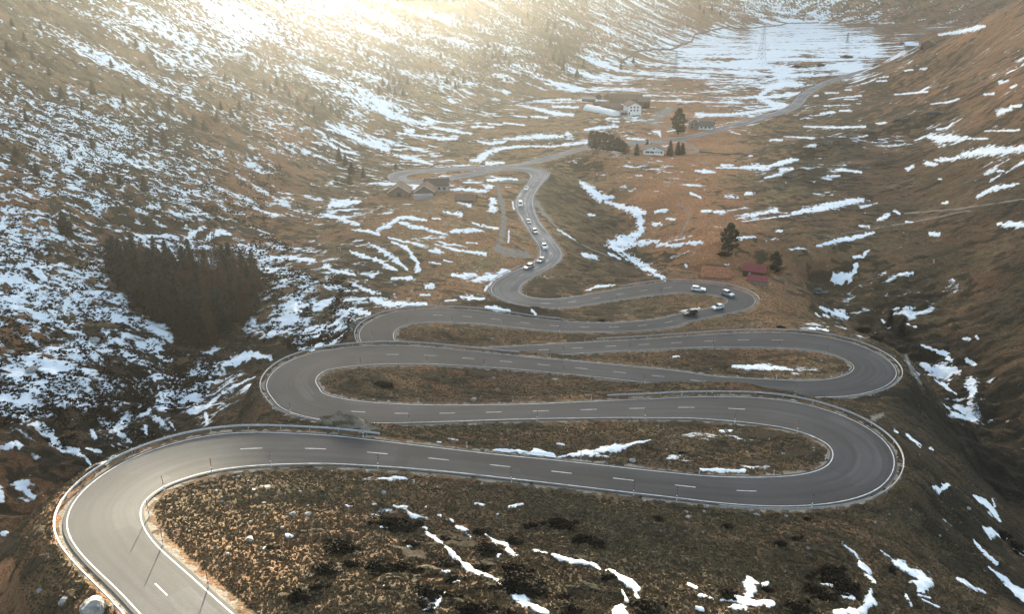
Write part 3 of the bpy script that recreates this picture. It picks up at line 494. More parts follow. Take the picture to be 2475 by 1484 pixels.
# ------------------------------------------------------------------ helpers: materials, meshes, objects
def mat(name, col=(.5, .5, .5), rough=.7, metal=0.0, spec=.5, noise=None, bump=None):
    """principled material; noise = (scale, amount): colour broken up by object-space noise; bump = (scale, strength)"""
    m = bpy.data.materials.new(name); m.use_nodes = True
    nt = m.node_tree; b = nt.nodes['Principled BSDF']
    b.inputs['Base Color'].default_value = (*col, 1); b.inputs['Roughness'].default_value = rough
    b.inputs['Metallic'].default_value = metal; b.inputs['Specular IOR Level'].default_value = spec
    if noise or bump:
        tc = nt.nodes.new('ShaderNodeTexCoord')
    if noise:
        n = nt.nodes.new('ShaderNodeTexNoise'); n.inputs['Scale'].default_value = noise[0]; n.inputs['Detail'].default_value = 5
        nt.links.new(tc.outputs['Object'], n.inputs['Vector'])
        r = nt.nodes.new('ShaderNodeValToRGB'); a = noise[1]
        r.color_ramp.elements[0].position = .3; r.color_ramp.elements[1].position = .7
        r.color_ramp.elements[0].color = (*[c * (1 - a) for c in col], 1); r.color_ramp.elements[1].color = (*[min(1, c * (1 + a)) for c in col], 1)
        nt.links.new(n.outputs['Fac'], r.inputs['Fac']); nt.links.new(r.outputs['Color'], b.inputs['Base Color'])
    if bump:
        n2 = nt.nodes.new('ShaderNodeTexNoise'); n2.inputs['Scale'].default_value = bump[0]; n2.inputs['Detail'].default_value = 6
        nt.links.new(tc.outputs['Object'], n2.inputs['Vector'])
        bp = nt.nodes.new('ShaderNodeBump'); bp.inputs['Strength'].default_value = bump[1]; bp.inputs['Distance'].default_value = .1
        nt.links.new(n2.outputs['Fac'], bp.inputs['Height']); nt.links.new(bp.outputs['Normal'], b.inputs['Normal'])
    return m

class MB:
    """collects shapes, then links them as ONE mesh object"""
    def __init__(s): s.v = []; s.f = []; s.m = []
    def add(s, v, f, mi=0):
        o = len(s.v); s.v += [tuple(map(float, p)) for p in v]; s.f += [tuple(i + o for i in q) for q in f]; s.m += [mi] * len(f); return s
    def box(s, c, d, rz=0.0, mi=0, top=None):
        """box centred on c with size d; top = (sx, sy) scales the upper face"""
        x, y, z = d[0] / 2, d[1] / 2, d[2] / 2; tx, ty = top or (1, 1)
        v = [(-x, -y, -z), (x, -y, -z), (x, y, -z), (-x, y, -z), (-x * tx, -y * ty, z), (x * tx, -y * ty, z), (x * tx, y * ty, z), (-x * tx, y * ty, z)]
        a, b = math.cos(rz), math.sin(rz)
        v = [(c[0] + p[0] * a - p[1] * b, c[1] + p[0] * b + p[1] * a, c[2] + p[2]) for p in v]
        return s.add(v, [(3, 2, 1, 0), (4, 5, 6, 7), (0, 1, 5, 4), (1, 2, 6, 5), (2, 3, 7, 6), (3, 0, 4, 7)], mi)
    def tube(s, path, rad, n=6, mi=0, cap=True):
        path = [np.array(p, float) for p in path]
        rad = rad if hasattr(rad, '__len__') else [rad] * len(path)
        vs = []; fs = []
        for i, p in enumerate(path):
            t = path[min(i + 1, len(path) - 1)] - path[max(i - 1, 0)]; t = t / (np.linalg.norm(t) + 1e-9)
            a = np.cross(t, (0, 0, 1.0)) if abs(t[2]) < .9 else np.cross(t, (1.0, 0, 0)); a /= np.linalg.norm(a); b = np.cross(t, a)
            for k in range(n):
                q = 2 * math.pi * k / n; vs.append(p + rad[i] * (math.cos(q) * a + math.sin(q) * b))
        for i in range(len(path) - 1):
            for k in range(n):
                k2 = (k + 1) % n; fs.append((i * n + k, i * n + k2, (i + 1) * n + k2, (i + 1) * n + k))
        if cap: fs += [tuple(range(n - 1, -1, -1)), tuple((len(path) - 1) * n + k for k in range(n))]
        return s.add(vs, fs, mi)
    def build(s, name, mats, parent=None, loc=(0, 0, 0), rz=0.0, smooth=False):
        me = bpy.data.meshes.new(name); me.from_pydata(s.v, [], s.f)
        for m in (mats if isinstance(mats, (list, tuple)) else [mats]): me.materials.append(m)
        if any(s.m): me.polygons.foreach_set('material_index', s.m)
        if smooth: me.polygons.foreach_set('use_smooth', [True] * len(me.polygons))
        me.update()
        o = bpy.data.objects.new(name, me); COL.objects.link(o)
        if parent: o.parent = parent
        o.location = loc; o.rotation_euler = (0, 0, rz)
        return o
def tag(o, label=None, cat=None, group=None, kind=None):
    if label: o['label'] = label
    if cat: o['category'] = cat
    if group: o['group'] = group
    if kind: o['kind'] = kind
    return o
def empty(name, loc=(0, 0, 0), rz=0.0):
    o = bpy.data.objects.new(name, None); COL.objects.link(o); o.location = loc; o.rotation_euler = (0, 0, rz); o.empty_display_size = .3
    return o
def copy_tree(o, parent=None):
    c = o.copy(); COL.objects.link(c)
    if parent: c.parent = parent
    for ch in list(o.children): copy_tree(ch, c)
    return c
def ordinal(n):
    names = 'first second third fourth fifth sixth seventh eighth ninth tenth eleventh twelfth thirteenth fourteenth fifteenth sixteenth seventeenth eighteenth nineteenth twentieth'.split()
    if n <= 20: return names[n - 1]
    tens = {2: 'twenty', 3: 'thirty', 4: 'forty', 5: 'fifty'}[n // 10]
    return (tens + '-' + names[n % 10 - 1]) if n % 10 else {30: 'thirtieth', 40: 'fortieth', 50: 'fiftieth'}[n]

# ------------------------------------------------------------------ the ground sheet
def ground_material():
    m = bpy.data.materials.new('alpine_ground'); m.use_nodes = True
    nt = m.node_tree; N = nt.nodes; L = nt.links; b = N['Principled BSDF']
    def n(t, **k):
        o = N.new(t)
        for a, v in k.items(): setattr(o, a, v)
        return o
    at = n('ShaderNodeAttribute', attribute_name='cover'); sep = n('ShaderNodeSeparateColor'); L.new(at.outputs['Color'], sep.inputs[0])
    geo = n('ShaderNodeNewGeometry'); P = geo.outputs['Position']
    def noise(sc, det=4, ro=.6, vec=None):
        o = n('ShaderNodeTexNoise'); o.inputs['Scale'].default_value = sc; o.inputs['Detail'].default_value = det; o.inputs['Roughness'].default_value = ro
        L.new(vec or P, o.inputs['Vector']); return o.outputs['Fac']
    def ramp(f, stops):
        o = n('ShaderNodeValToRGB'); e = o.color_ramp.elements
        while len(e) < len(stops): e.new(.5)
        for i, (p, c) in enumerate(stops): e[i].position = p; e[i].color = (*c, 1) if hasattr(c, '__len__') else (c, c, c, 1)
        L.new(f, o.inputs['Fac']); return o.outputs['Color']
    def mix(f, a, c, t='MIX'):
        o = n('ShaderNodeMix', data_type='RGBA', blend_type=t)
        if isinstance(f, float): o.inputs[0].default_value = f
        else: L.new(f, o.inputs[0])
        for s, q in ((o.inputs[6], a), (o.inputs[7], c)):
            if isinstance(q, tuple): s.default_value = (*q, 1)
            else: L.new(q, s)
        return o.outputs[2]
    def math_(op, a, c):
        o = n('ShaderNodeMath', operation=op)
        for s, q in ((o.inputs[0], a), (o.inputs[1], c)):
            if isinstance(q, (int, float)): s.default_value = q
            else: L.new(q, s)
        return o.outputs[0]
    big, mid, fine, tuft = noise(.045, 3), noise(.32, 5), noise(1.9, 5, .65), noise(6.5, 3, .7)
    # flattened dead grass: tufts drawn out across the slope
    mp = n('ShaderNodeMapping'); mp.inputs['Scale'].default_value = (.55, 1.6, 1.6); L.new(P, mp.inputs['Vector'])
    strand = noise(2.6, 4, .7, mp.outputs[0])
    straw = ramp(mid, [(.28, (.036, .025, .015)), (.5, (.062, .044, .027)), (.72, (.100, .075, .046))])
    olive = ramp(mid, [(.3, (.026, .022, .013)), (.7, (.062, .051, .030))])
    base = mix(ramp(big, [(.4, 0.), (.62, 1.)]), straw, olive)
    rus = ramp(fine, [(.3, (.055, .026, .015)), (.7, (.125, .060, .032))])
    base = mix(math_('MULTIPLY', sep.outputs[2], .9), base, rus)
    base = mix(1.0, base, ramp(strand, [(.26, .30), (.5, .95), (.74, 1.95)]), 'MULTIPLY')
    base = mix(.8, base, ramp(tuft, [(.3, .5), (.7, 1.5)]), 'MULTIPLY')
    # pale stones showing through
    vo = n('ShaderNodeTexVoronoi'); vo.inputs['Scale'].default_value = .55; L.new(P, vo.inputs['Vector'])
    st = math_('MULTIPLY', ramp(vo.outputs['Distance'], [(.07, 1.), (.11, 0.)]), ramp(mid, [(.56, 0.), (.64, 1.)]))
    base = mix(st, base, (.33, .30, .27))
    dkc = ramp(fine, [(.3, (.012, .009, .006)), (.72, (.036, .027, .016))])
    dkf = ramp(math_('ADD', sep.outputs[1], math_('MULTIPLY', math_('SUBTRACT', fine, .5), .55)), [(.46, 0.), (.64, 1.)])
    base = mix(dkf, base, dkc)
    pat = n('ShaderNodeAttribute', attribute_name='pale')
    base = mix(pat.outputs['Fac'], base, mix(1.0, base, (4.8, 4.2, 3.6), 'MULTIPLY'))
    grc = ramp(noise(3.5, 5, .7), [(.3, (.17, .14, .115)), (.7, (.36, .31, .255))])
    grf = ramp(math_('ADD', at.outputs['Alpha'], math_('MULTIPLY', math_('SUBTRACT', fine, .5), .7)), [(.42, 0.), (.7, 1.)])
    base = mix(grf, base, grc)
    sf = math_('ADD', sep.outputs[0], math_('ADD', math_('MULTIPLY', math_('SUBTRACT', noise(.85, 7, .72), .5), .85), math_('MULTIPLY', math_('SUBTRACT', noise(3.2, 3, .7), .5), .35)))
    snf = ramp(sf, [(.465, 0.), (.53, .72), (.62, 1.)])
    snc = ramp(noise(.6, 4), [(.3, (.84, .86, .87)), (.7, (.92, .93, .93))])
    base = mix(snf, base, snc)
    L.new(base, b.inputs['Base Color'])
    b.inputs['Roughness'].default_value = .92; b.inputs['Specular IOR Level'].default_value = .15
    bh = math_('ADD', math_('MULTIPLY', strand, .55), math_('ADD', math_('MULTIPLY', tuft, .2), math_('MULTIPLY', fine, .7)))
    bh = math_('MULTIPLY', bh, math_('SUBTRACT', 1.0, math_('MULTIPLY', snf, .75)))
    bp = n('ShaderNodeBump'); bp.inputs['Strength'].default_value = .9; bp.inputs['Distance'].default_value = .35
    L.new(bh, bp.inputs['Height']); L.new(bp.outputs['Normal'], b.inputs['Normal'])
    return m
def build_ground():
    me = bpy.data.meshes.new('ground')
    n = NR * NA
    co = np.stack([X, Y, Z], -1).reshape(-1, 3).astype(np.float32)
    i = np.arange(NR - 1)[:, None]; j = np.arange(NA - 1)[None]
    a = (i * NA + j); q = np.stack([a, a + 1, a + NA + 1, a + NA], -1).reshape(-1, 4)[:, ::-1]
    nq = len(q)
    me.vertices.add(n); me.vertices.foreach_set('co', co.ravel())
    me.loops.add(nq * 4); me.loops.foreach_set('vertex_index', q.astype(np.int32).ravel())
    me.polygons.add(nq); me.polygons.foreach_set('loop_start', np.arange(0, nq * 4, 4, dtype=np.int32))
    me.polygons.foreach_set('use_smooth', np.ones(nq, bool))
    me.update(calc_edges=True)
    at = me.attributes.new('cover', 'FLOAT_COLOR', 'POINT')
    at.data.foreach_set('color', np.stack([SNOW, DRK, RUS, GRV], -1).astype(np.float32).ravel())
    pa = me.attributes.new('pale', 'FLOAT', 'POINT'); pa.data.foreach_set('value', PAL.astype(np.float32).ravel())
    me.materials.append(ground_material())
    o = bpy.data.objects.new('ground', me); COL.objects.link(o)
    return tag(o, 'steep alpine valley of dead brown grass, dwarf shrubs and patches of old snow', 'ground', kind='structure')
ground = build_ground()

# ------------------------------------------------------------------ the road
def asphalt():
    m = bpy.data.materials.new('asphalt'); m.use_nodes = True
    nt = m.node_tree; N = nt.nodes; L = nt.links; b = N['Principled BSDF']
    at = N.new('ShaderNodeAttribute'); at.attribute_name = 'lane'
    geo = N.new('ShaderNodeNewGeometry')
    def noise(sc, det=4):
        o = N.new('ShaderNodeTexNoise'); o.inputs['Scale'].default_value = sc; o.inputs['Detail'].default_value = det
        L.new(geo.outputs['Position'], o.inputs['Vector']); return o.outputs['Fac']
    r = N.new('ShaderNodeValToRGB'); r.color_ramp.elements[0].position = .32; r.color_ramp.elements[1].position = .72
    r.color_ramp.elements[0].color = (.022, .024, .028, 1); r.color_ramp.elements[1].color = (.037, .039, .045, 1)
    L.new(noise(.10, 5), r.inputs['Fac'])
    r2 = N.new('ShaderNodeValToRGB'); r2.color_ramp.elements[0].color = (.6, .6, .6, 1); r2.color_ramp.elements[1].color = (1.4, 1.4, 1.4, 1)
    r2.color_ramp.elements[0].position = .25; r2.color_ramp.elements[1].position = .75
    L.new(noise(7.0, 3), r2.inputs['Fac'])
    mx = N.new('ShaderNodeMix'); mx.data_type = 'RGBA'; mx.blend_type = 'MULTIPLY'; mx.inputs[0].default_value = 1
    L.new(r.outputs['Color'], mx.inputs[6]); L.new(r2.outputs['Color'], mx.inputs[7])
    # repaired stretches: slabs of slightly different age
    vo = N.new('ShaderNodeTexVoronoi'); vo.inputs['Scale'].default_value = 1.0; vo.inputs['Randomness'].default_value = .7; vo.distance = 'CHEBYCHEV'
    vm = N.new('ShaderNodeVectorMath'); vm.operation = 'MULTIPLY'; vm.inputs[1].default_value = (.30, .055, 0); L.new(at.outputs['Vector'], vm.inputs[0]); L.new(vm.outputs[0], vo.inputs['Vector'])
    vs = N.new('ShaderNodeSeparateColor'); L.new(vo.outputs['Color'], vs.inputs[0])
    r4 = N.new('ShaderNodeValToRGB'); r4.color_ramp.elements[0].color = (.70, .70, .72, 1); r4.color_ramp.elements[1].color = (1.28, 1.26, 1.22, 1); L.new(vs.outputs[0], r4.inputs['Fac'])
    mx0 = N.new('ShaderNodeMix'); mx0.data_type = 'RGBA'; mx0.blend_type = 'MULTIPLY'; mx0.inputs[0].default_value = 1; L.new(mx.outputs[2], mx0.inputs[6]); L.new(r4.outputs['Color'], mx0.inputs[7]); mx = mx0
    # tyre-polished tracks, a little paler; patched with lengthwise wear
    sepx = N.new('ShaderNodeSeparateXYZ'); cb = N.new('ShaderNodeCombineXYZ'); L.new(at.outputs['Vector'], sepx.inputs[0])
    w = N.new('ShaderNodeTexNoise'); w.inputs['Scale'].default_value = 1.0; w.inputs['Detail'].default_value = 3
    mu = N.new('ShaderNodeMath'); mu.operation = 'MULTIPLY'; mu.inputs[1].default_value = .035; L.new(sepx.outputs[1], mu.inputs[0])
    mu2 = N.new('ShaderNodeMath'); mu2.operation = 'MULTIPLY'; mu2.inputs[1].default_value = 1.1; L.new(sepx.outputs[0], mu2.inputs[0])
    L.new(mu2.outputs[0], cb.inputs[0]); L.new(mu.outputs[0], cb.inputs[1]); L.new(cb.outputs[0], w.inputs['Vector'])
    r3 = N.new('ShaderNodeValToRGB'); r3.color_ramp.elements[0].position = .34; r3.color_ramp.elements[1].position = .68
    r3.color_ramp.elements[0].color = (.62, .62, .64, 1); r3.color_ramp.elements[1].color = (1.42, 1.40, 1.37, 1); L.new(w.outputs['Fac'], r3.inputs['Fac'])
    mx2 = N.new('ShaderNodeMix'); mx2.data_type = 'RGBA'; mx2.blend_type = 'MULTIPLY'; mx2.inputs[0].default_value = .9
    L.new(mx.outputs[2], mx2.inputs[6]); L.new(r3.outputs['Color'], mx2.inputs[7])
    old = N.new('ShaderNodeMix'); old.data_type = 'RGBA'; old.blend_type = 'MULTIPLY'; old.inputs[7].default_value = (5.2, 4.9, 4.5, 1)  # far road made paler: sun glare painted into the asphalt colour
    L.new(sepx.outputs[2], old.inputs[0]); L.new(mx2.outputs[2], old.inputs[6]); L.new(old.outputs[2], b.inputs['Base Color'])  # 'old' mixes in the painted glare, not aged asphalt
    b.inputs['Roughness'].default_value = .75; b.inputs['Specular IOR Level'].default_value = .35
    bp = N.new('ShaderNodeBump'); bp.inputs['Strength'].default_value = .35; bp.inputs['Distance'].default_value = .03
    L.new(noise(30.0, 2), bp.inputs['Height']); L.new(bp.outputs['Normal'], b.inputs['Normal'])
    return m
M_PAINT = mat('road_paint', (.60, .60, .585), .6, noise=(1.1, .35))
def strip(name, idx, o0, o1, lift, m, parent=None, lanes=False, cross=2):
    """ribbon along the road between two offsets (metres right of the centre line; arrays allowed)"""
    c = RC[idx]; nn = RN[idx]
    o0 = np.broadcast_to(o0, len(RC))[idx]; o1 = np.broadcast_to(o1, len(RC))[idx]
    cols = []
    for k in range(cross):
        t = k / (cross - 1); o = o0 + (o1 - o0) * t
        p = c + nn * o[:, None]; p[:, 2] += lift; cols.append((p, o))
    v = np.stack([q[0] for q in cols], 1).reshape(-1, 3)
    f = [(i * cross + k, i * cross + k + 1, (i + 1) * cross + k + 1, (i + 1) * cross + k) for i in range(len(idx) - 1) for k in range(cross - 1)]
    f = [q[::-1] for q in f]
    me = bpy.data.meshes.new(name); me.from_pydata(v.tolist(), [], f); me.materials.append(m)
    me.polygons.foreach_set('use_smooth', [True] * len(f))
    if lanes:
        at = me.attributes.new('lane', 'FLOAT_VECTOR', 'POINT')
        at.data.foreach_set('vector', np.stack([np.stack([q[1], RACC[idx], smooth(11.6, 14.6, UU[idx])], -1) for q in cols], 1).astype(np.float32).ravel())  # third value fades in the painted glare towards the village
    me.update()
    ob = bpy.data.objects.new(name, me); COL.objects.link(ob)
    if parent: ob.parent = parent
    return ob
# make sure normals point up: v order runs left->right then forward
ALL = np.arange(len(RC))
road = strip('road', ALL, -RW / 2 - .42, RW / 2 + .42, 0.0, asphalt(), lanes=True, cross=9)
tag(road, 'narrow two-lane asphalt pass road winding through hairpin bends down the valley', 'road', kind='structure')
near = ALL[UU < 22.6]
strip('edge_line', near, -RW / 2 - .06, -RW / 2 + .08, .012, M_PAINT, road)
strip('edge_line', near, RW / 2 - .08, RW / 2 + .06, .012, M_PAINT, road)
def dashes():
    b = MB(); a = 1.5
    while a < RACC[-1] - 4:
        u = np.interp(a, RACC, UU)
        k = round(u)
        bend = (k % 2 == 1 and k <= 11 or k in (13, 16, 18)) and abs(u - k) < .33
        if not bend and u < 19:
            s = np.linspace(a, a + 3.0, 4)
            c = np.stack([np.interp(s, RACC, RC[:, i]) for i in range(3)], 1); nn = np.stack([np.interp(s, RACC, RN[:, i]) for i in range(3)], 1)
            v = []
            for p, q in zip(c, nn): v += [p - q * .075 + (0, 0, .012), p + q * .075 + (0, 0, .012)]
            b.add(v, [(2 * i + 2, 2 * i + 3, 2 * i + 1, 2 * i) for i in range(3)])
        a += 9.0
    return b.build('centre_line', M_PAINT, road)
dashes()

# ------------------------------------------------------------------ camera, sun, sky, air
cam = bpy.data.cameras.new('camera'); co = bpy.data.objects.new('camera', cam); COL.objects.link(co)
cam.sensor_fit = 'HORIZONTAL'; cam.angle = 2 * math.atan(CX / F); cam.clip_start = .5; cam.clip_end = 20000
co.rotation_euler = (math.pi / 2 - TH, 0, 0); co.location = (0, 0, 0)
S.camera = co
sun = bpy.data.lights.new('sun', 'SUN'); sun.energy = SUN_E; sun.angle = math.radians(.3); sun.color = (1.0, .98, .95)
so = bpy.data.objects.new('sun', sun); COL.objects.link(so)
so.rotation_euler = Vector(SUN).to_track_quat('Z', 'Y').to_euler()
W = bpy.data.worlds.new('World'); S.world = W; W.use_nodes = True
bg = W.node_tree.nodes['Background']; sky = W.node_tree.nodes.new('ShaderNodeTexSky')
sky.sky_type = 'NISHITA'; sky.sun_disc = False; sky.sun_elevation = math.radians(SUN_EL); sky.sun_rotation = math.radians(SUN_AZ)
sky.altitude = 1900; sky.air_density = .8; sky.dust_density = 3.0; sky.ozone_density = .6
W.node_tree.links.new(sky.outputs[0], bg.inputs[0]); bg.inputs[1].default_value = SKY_E
S.view_settings.view_transform = 'Standard'; S.view_settings.look = 'None'; S.view_settings.exposure = EXPO; S.view_settings.gamma = 1
S.view_settings.use_white_balance = True; S.view_settings.white_balance_temperature = 8500; S.view_settings.white_balance_tint = 4
def haze():
    zt = float(Z.max()) + 30; zb = float(Z.min()) - 1.0; r = 6800.0
    b = MB(); b.box((0, 0, (zt + zb) / 2), (2 * r, 2 * r, zt - zb))
    m = bpy.data.materials.new('mountain_air'); m.use_nodes = True; nt = m.node_tree
    nt.nodes.remove(nt.nodes['Principled BSDF'])
    v = nt.nodes.new('ShaderNodeVolumePrincipled'); v.inputs['Color'].default_value = (.93, .92, .90, 1); v.inputs['Density'].default_value = HAZE_D; v.inputs['Anisotropy'].default_value = HAZE_G
    nt.links.new(v.outputs[0], nt.nodes['Material Output'].inputs['Volume'])
    o = b.build('haze', m); tag(o, 'thin bright haze filling the valley air', 'haze', kind='stuff')
    return o
if HAZE_D > 0: haze()
S.cycles.use_denoising = DENOISE; S.cycles.denoiser = 'OPENIMAGEDENOISE'; S.cycles.denoising_input_passes = 'RGB_ALBEDO_NORMAL'; S.cycles.denoising_prefilter = 'ACCURATE'
S.cycles.max_bounces = 5; S.cycles.diffuse_bounces = 3; S.cycles.glossy_bounces = 2; S.cycles.transparent_max_bounces = 6; S.cycles.volume_bounces = 0
# ------------------------------------------------------------------ trees, shrubs, boulders
M_NEEDLE = mat('spruce_needles', (.015, .016, .009), .8, spec=.2, noise=(1.1, .55))
M_NEEDLE2 = mat('stone_pine_needles', (.028, .030, .016), .8, spec=.2, noise=(1.3, .5))
M_LARCH = mat('bare_larch_twigs', (.075, .040, .026), .9, spec=.1, noise=(1.2, .4))
M_BARK = mat('bark', (.07, .048, .034), .9, noise=(4, .4))
M_JUNI = mat('juniper_twigs', (.015, .011, .007), .9, spec=.1, noise=(1.6, .8))
M_ROCK = mat('granite', (.27, .26, .245), .85, spec=.3, noise=(1.6, .42), bump=(3.0, .8))
def mossy():
    m = mat('mossy_granite', (.21, .175, .14), .9, spec=.2, noise=(1.9, .65), bump=(2.2, 1.0)); nt = m.node_tree; b = nt.nodes['Principled BSDF']
    g = nt.nodes.new('ShaderNodeNewGeometry'); s = nt.nodes.new('ShaderNodeSeparateXYZ'); nt.links.new(g.outputs['Normal'], s.inputs[0])
    n = nt.nodes.new('ShaderNodeTexNoise'); n.inputs['Scale'].default_value = .9; n.inputs['Detail'].default_value = 5; nt.links.new(g.outputs['Position'], n.inputs['Vector'])
    a = nt.nodes.new('ShaderNodeMath'); a.operation = 'MULTIPLY'; nt.links.new(s.outputs[2], a.inputs[0]); nt.links.new(n.outputs['Fac'], a.inputs[1])
    r = nt.nodes.new('ShaderNodeValToRGB'); r.color_ramp.elements[0].position = .27; r.color_ramp.elements[1].position = .38; nt.links.new(a.outputs[0], r.inputs['Fac'])
    x = nt.nodes.new('ShaderNodeMix'); x.data_type = 'RGBA'; nt.links.new(r.outputs['Color'], x.inputs[0])
    old = b.inputs['Base Color'].links[0].from_socket; nt.links.new(old, x.inputs[6]); x.inputs[7].default_value = (.075, .054, .03, 1); nt.links.new(x.outputs[2], b.inputs['Base Color'])
    return m
M_ROCKM = mossy()
M_ROCKD = mat('lichened_rock', (.15, .135, .115), .9, spec=.2, noise=(1.2, .6), bump=(2.0, 1.0))

def leaf_quads(cen, nrm, size, seed):
    """numpy: one ragged quad per clump"""
    r = np.random.default_rng(seed); n = len(cen)
    a = r.normal(size=(n, 3)); a -= nrm * np.sum(a * nrm, 1)[:, None]; a /= np.linalg.norm(a, axis=1)[:, None] + 1e-9
    b = np.cross(nrm, a); s = size[:, None] if hasattr(size, '__len__') else size
    k = r.uniform(.55, 1.25, (n, 4, 1))
    v = np.stack([cen - a * s * k[:, 0], cen - b * s * .7 * k[:, 1], cen + a * s * k[:, 2], cen + b * s * .7 * k[:, 3]], 1)
    return v.reshape(-1, 3), np.arange(n * 4).reshape(n, 4)
def cloud(name, parts, m, parent):
    vs = []; fs = []; o = 0
    for v, f in parts: vs.append(v); fs.append(f + o); o += len(v)
    me = bpy.data.meshes.new(name); me.from_pydata(np.vstack(vs).tolist(), [], np.vstack(fs).tolist()); me.materials.append(m); me.update()
    ob = bpy.data.objects.new(name, me); COL.objects.link(ob); ob.parent = parent
    return ob
def spruce(seed, H=10.0, R=1.9, larch=False, name='spruce_tree'):
    r = np.random.default_rng(seed); t = empty(name)
    lean = r.normal(0, .12, 2)
    b = MB(); b.tube([(0, 0, -.6), (lean[0] * .3, lean[1] * .3, H * .45), (lean[0], lean[1], H * .97)], [.20, .13, .02], 6); b.build('trunk', M_BARK, t)
    cen = []; nr = []; sz = []
    nw = 30 if not larch else 34
    tw = MB()
    for w in range(nw):
        z = H * (.06 + .92 * (w / (nw - 1)) ** 1.05) + r.normal(0, .08)
        rr = R * (1 - z / H) ** .66 * r.uniform(.78, 1.15) + .12
        nb = max(4, int((10 if not larch else 7) * (rr / R) + 4))
        a0 = r.uniform(0, 6.28)
        for k in range(nb):
            a = a0 + 6.283 * k / nb + r.normal(0, .18); L = rr * r.uniform(.65, 1.18)
            droop = (.22 if not larch else -.10) * L
            n = max(2, int(L / (.34 if not larch else .42)))
            if larch and L > .5:
                sd = np.array([-math.sin(a), math.cos(a), 0]) * .035; e = np.array([math.cos(a) * L, math.sin(a) * L, z - droop]); g = np.array([0, 0, z])
                tw.add([g - sd, g + sd, e + sd * .3, e - sd * .3], [(0, 1, 2, 3)])
            for q in range(n):
                f = (q + 1) / n
                p = np.array([math.cos(a) * L * f, math.sin(a) * L * f, z - droop * f * f + r.normal(0, .05)])
                cen.append(p + r.normal(0, .07, 3)); v = np.array([math.cos(a) * .55, math.sin(a) * .55, .8]) + r.normal(0, .35, 3); nr.append(v / np.linalg.norm(v))
                sz.append((.50 if not larch else .27) * r.uniform(.7, 1.3))
    q = [leaf_quads(np.array(cen), np.array(nr), np.array(sz), seed)]
    if larch: q.append((np.array(tw.v), np.array(tw.f)))
    cloud('crown', q, M_LARCH if larch else M_NEEDLE, t)
    return t
def stone_pine(seed, H=10.0, R=2.9, name='stone_pine', squat=1.0):
    r = np.random.default_rng(seed); t = empty(name)
    b = MB(); b.tube([(0, 0, -.6), (0, 0, H * .5), (.1, 0, H * .9)], [.30, .2, .05], 7)
    for k in range(9):
        a = k * 2.4; z = H * (.2 + .07 * k); b.tube([(0, 0, z), (math.cos(a) * R * .7, math.sin(a) * R * .7, z + .5)], [.08, .02], 4)
    b.build('trunk', M_BARK, t)
    cen = []; nr = []; sz = []
    for k in range(84):                       # clumps of needles over the whole crown
        f = r.uniform(0, 1); z = H * (.13 + .85 * f); prof = (math.sin(math.pi * min(1, (f * .86 + .16))) ** .62)
        rad = R * prof * r.uniform(.35, 1.0); a = r.uniform(0, 6.283)
        c = np.array([math.cos(a) * rad, math.sin(a) * rad, z]); cr = r.uniform(.55, 1.0)
        for _ in range(30):
            d = r.normal(size=3); d /= np.linalg.norm(d); p = c + d * cr * np.array([1, 1, .75]) * r.uniform(.6, 1.05)
            cen.append(p); v = d + np.array([0, 0, .5]); nr.append(v / np.linalg.norm(v)); sz.append(r.uniform(.22, .46))
    cloud('crown', [leaf_quads(np.array(cen), np.array(nr), np.array(sz), seed)], M_NEEDLE2, t)
    return t
def shrub(seed, m=M_JUNI, name='juniper_shrub', n=1500, flat=.55):
    r = np.random.default_rng(seed); t = empty(name)
    cen = []; nr = []; sz = []
    lobes = [(r.uniform(-.45, .45), r.uniform(-.45, .45), r.uniform(.4, .62)) for _ in range(6)] + [(0, 0, .75)]
    lobes += [(r.uniform(-1, 1), r.uniform(-1, 1), r.uniform(.12, .26)) for _ in range(7)]
    for _ in range(n):
        lx, ly, lr = lobes[r.integers(len(lobes))]; d = r.normal(size=3); d[2] = abs(d[2]); d /= np.linalg.norm(d)
        p = np.array([lx + d[0] * lr, ly + d[1] * lr, d[2] * flat * (lr + .25)]) * r.uniform(.82, 1.06)
        cen.append(p); v = d + r.normal(0, .5, 3); nr.append(v / np.linalg.norm(v)); sz.append(r.uniform(.05, .12))
    b = MB(); b.tube([(0, 0, -.3), (.05, .02, .2)], [.08, .04], 5)
    for k in range(5): b.tube([(0, 0, .0), (math.cos(k * 1.3) * .5, math.sin(k * 1.3) * .5, .2)], [.04, .02], 4)
    b.build('stem', M_BARK, t)
    cloud('foliage', [leaf_quads(np.array(cen), np.array(nr), np.array(sz), seed)], m, t)
    return t
def rock_mesh(seed, m, name, flat=.62, sub=3, rough=.24, angular=True):
    import bmesh
    bm = bmesh.new(); bmesh.ops.create_icosphere(bm, subdivisions=sub, radius=1.0)
    r = np.random.default_rng(seed); pl = r.normal(size=(9, 3)); pl /= np.linalg.norm(pl, axis=1)[:, None]; off = r.uniform(.55, .92, 9)
    co = np.array([v.co[:] for v in bm.verts])
    for q, o in zip(pl, off):
        d = co @ q - o; co = co - np.maximum(d, 0)[:, None] * q * .92          # flat broken faces
    s = 1 + rough * gnoise(co[:, 0] * 2.1 + seed, co[:, 1] * 2.1 + co[:, 2] * 1.7, seed) + rough * .4 * gnoise(co[:, 0] * 6 + co[:, 2] * 3, co[:, 1] * 6 - seed, seed + 5)
    co = co * s[:, None]; co[:, 2] *= flat
    for v, c in zip(bm.verts, co): v.co = c
    me = bpy.data.meshes.new(name); bm.to_mesh(me); bm.free(); me.materials.append(m)
    o = bpy.data.objects.new(name, me); COL.objects.link(o)
    return o

SIZE = lambda w: 'large' if w > 3.0 else ('broad' if w > 2.0 else ('small' if w < 1.0 else 'middling'))
